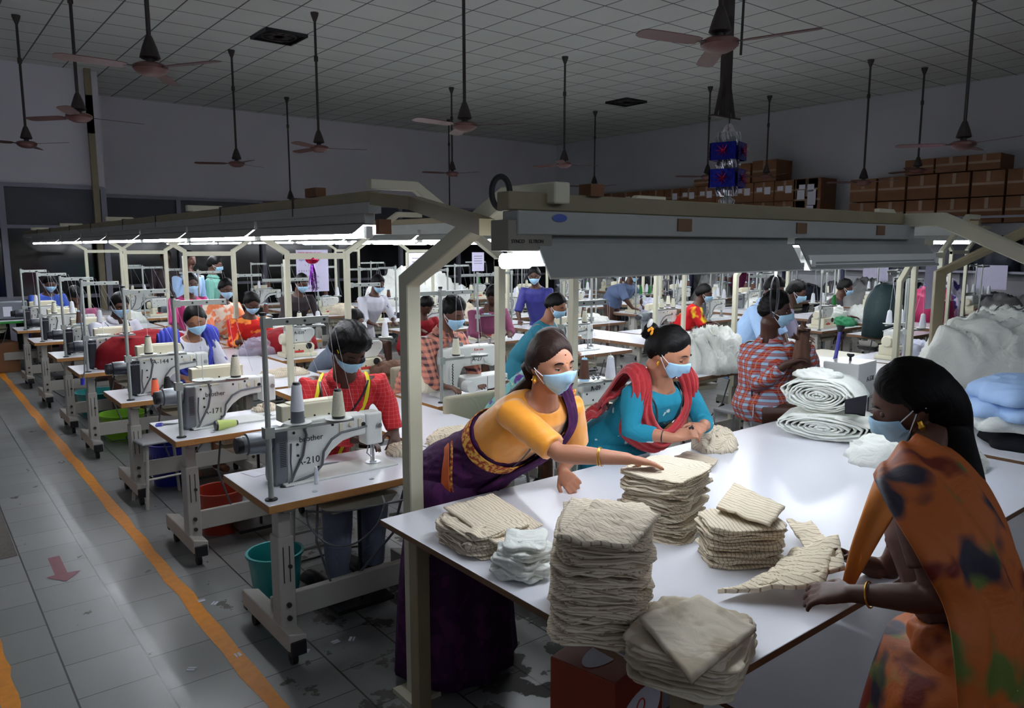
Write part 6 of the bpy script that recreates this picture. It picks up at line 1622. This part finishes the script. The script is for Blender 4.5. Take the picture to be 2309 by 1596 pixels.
seated(800,728,6.6,150,'person in a grey blue top half hidden behind the second frame post','skin_deep',dict(top='shirt_greyblue',sleeve=.6),fem=True,look=(15,18,0),hair='long')
seated(430,640,8.8,178,'person in a magenta sari before the standing men','skin_deep',dict(top='shirt_magenta',sleeve=.5),fem=True,look=(0,14,0),hair='long')
seated(510,652,8.4,170,'person in an orange and white sari right of the magenta sari','skin_deep',dict(top='sari_orangewhite',sleeve=.5),fem=True,look=(10,18,0),hair='long')
seated(568,684,7.9,176,'person with head bowed in red top and orange scarf','skin_deep',dict(top='cloth_redorange',sleeve=.7),fem=True,look=(12,30,0),hair='long')
seated(680,640,9.7,170,'person in dark clothes before the calendar sheet','skin_deep',dict(top='shirt_black',sleeve=.9),look=(5,20,0))
seated(852,640,9.6,172,'person with long hair in a black and white top in the second column','skin_deep',dict(top='kurta_white',sleeve=.7),fem=True,look=(4,28,0),hair='long')
seated(1112,668,8.4,190,'person in a wine red top bent over work right of the orange checked shirt','skin_deep',dict(top='shirt_wine',sleeve=.9),look=(20,35,0),mask=False,lean=.2)
seated(960,690,9.0,180,'person in red behind the orange checked shirt','skin_deep',dict(top='cloth_red',sleeve=.9),look=(0,40,0),mask=False)
seated(1253,690,6.9,150,'person in a teal blouse looking down behind the line 1 frame','skin_mid',dict(top='shirt_teal',sleeve=.5),fem=True,look=(14,26,0),hair='long')
seated(1240,782,4.6,160,'person with brown tied hair hidden behind the woman in purple','skin_mid',dict(top='cloth_peacock',sleeve=.5),fem=True,look=(0,45,0),hair='long',hm='hair_brown',mask=False)
r,MH,to,rx=seated(1205,622,9.8,235,'person in a navy sari leaning left at the back middle','skin_deep',dict(top='sari_navy',sleeve=.5),fem=True,look=(-10,20,0),hair='long')
seated(1428,618,12.0,165,'person in a slate shirt standing at a back table among white sacks','skin_deep',dict(top='shirt_slate',sleeve=.5),look=(0,12,0),low=True,legs='stand',chest=1.15,seat=.8)
seated(1588,662,9.5,145,'person in a red and yellow printed top sewing beyond the cream posts','skin_deep',dict(top='cloth_redyellow',sleeve=.45),fem=True,look=(10,18,0),hair='long')
seated(1745,652,7.4,170,'person in a light blue shirt under the hanging strap','skin_deep',dict(top='shirt_lightblue',sleeve=.5,collar=1),look=(4,24,0))
r,MH,to,rx=seated(1795,660,8.1,150,'person in a grey shirt with a lanyard right of the light blue shirt','skin_deep',dict(top='shirt_grey',sleeve=.5),look=(8,20,0));lanyard(r,to,rx,card=False,u0=3.)
seated(1905,650,10.6,150,'person in maroon at the right, mostly hidden by the cream frame','skin_deep',dict(top='shirt_black',sleeve=.8),look=(0,15,0))
# 7 man in the red checked flannel holding a brown piece
root_=at(1735,800,4.95)
S=dict(P=at(1715,915,5.1),W=at(1722,850,5.08),C=at(1728,790,5.0),N=at(1738,757,4.97),tw=0)
H=at(1748,702,4.92)
sR=at(1690,782,5.1);eR=at(1712,868,4.95);wR=at(1775,820,4.75);sL=at(1775,790,4.95);eL=at(1835,835,4.95);wL=at(1815,775,4.75)
r,MH,to,rx,L,Dv=key((S['P'].x,S['P'].y),142,'person in a red and light blue checked shirt and mask holding up a brown piece','skin_deep',S,H,(16,6,0),
  {'R':(sR,eR,wR,at(1812,808,4.72)-wR,(0,-.2,-1),.6),'L':(sL,eL,wL,at(1812,742,4.72)-wL,(-.6,-.5,0),.9)},
  dict(top='shirt_plaid_red',sleeve=.90,loose=.026,hem=0,neck=7,wr=.008,wf=10,collar=1),fem=False,hair='short',vox=.008,legs='sit',detail=True)
lanyard(r,to,rx,u0=1.4)
o=crumple('brown_piece',tuple(at(1805,845,4.8)),.07,.05,.30,'cloth_brown','brown garment piece held by the man in the red checked shirt','cloth',seed=71,ridge=.3,freq=8,power=.4)
# 8 standing men at the back
def standing(px,py,D,face,label,sk,cloth,look=(0,0,0),h=1.,mask=True,hand_up=False,low=False,hair='short'):
    q=at(px,py,D);S,hc,ar=stand_pose(h=q.z/1.60)
    if hand_up: ar['R']=(ar['R'][0],(.26,.12,1.08),(.12,.20,1.40),(0,0,1),(-.3,.9,0),.3)
    rz=-math.radians(face);off=R(rz)@V((hc[0],hc[1],0))
    return person((q.x-off.x,q.y-off.y,0),rz,label,sk,S,hc,look,False,ar,cloth,hair,'hair_black',.014,mask,'stand')
r,MH,to,rx=standing(427,588,10.2,155,'person standing in a light blue shirt with moustache, one hand raised at a post','skin_dark',dict(top='shirt_lightblue',sleeve=1.,collar=1,pants='trouser_grey'),hand_up=True,mask=False)
B().tube([MH@V((x,.100-.9*abs(x),-.044)) for x in (-.028,-.014,0,.014,.028)],[.003,.006,.005,.006,.003],6).obj('moustache','hair_black',r)
standing(484,598,10.7,120,'person standing in a mint green shirt and face mask beside the light blue shirt','skin_dark',dict(top='shirt_mint',sleeve=.5,collar=1,pants='trouser_grey'),look=(0,12,0))
standing(374,580,12.6,190,'person standing in a dark maroon shirt behind the glass, mostly in shadow','skin_deep',dict(top='shirt_black',sleeve=.6,pants='trouser_grey'),mask=False)
# ---------------------------------------------------------------- world, render settings
w=bpy.data.worlds.new('world');sc.world=w;w.use_nodes=True
w.node_tree.nodes['Background'].inputs[0].default_value=(.02,.022,.028,1);w.node_tree.nodes['Background'].inputs[1].default_value=.3
sc.view_settings.view_transform='Standard';sc.view_settings.look='None';sc.view_settings.gamma=1;sc.view_settings.exposure=EXPO
c=sc.cycles;c.use_denoising=True;c.max_bounces=7;c.diffuse_bounces=5;c.glossy_bounces=3;c.transmission_bounces=3;c.transparent_max_bounces=6
c.use_adaptive_sampling=True;c.adaptive_threshold=.03;c.caustics_reflective=False;c.caustics_refractive=False;c.sample_clamp_indirect=6
try: c.use_light_tree=True
except Exception: pass
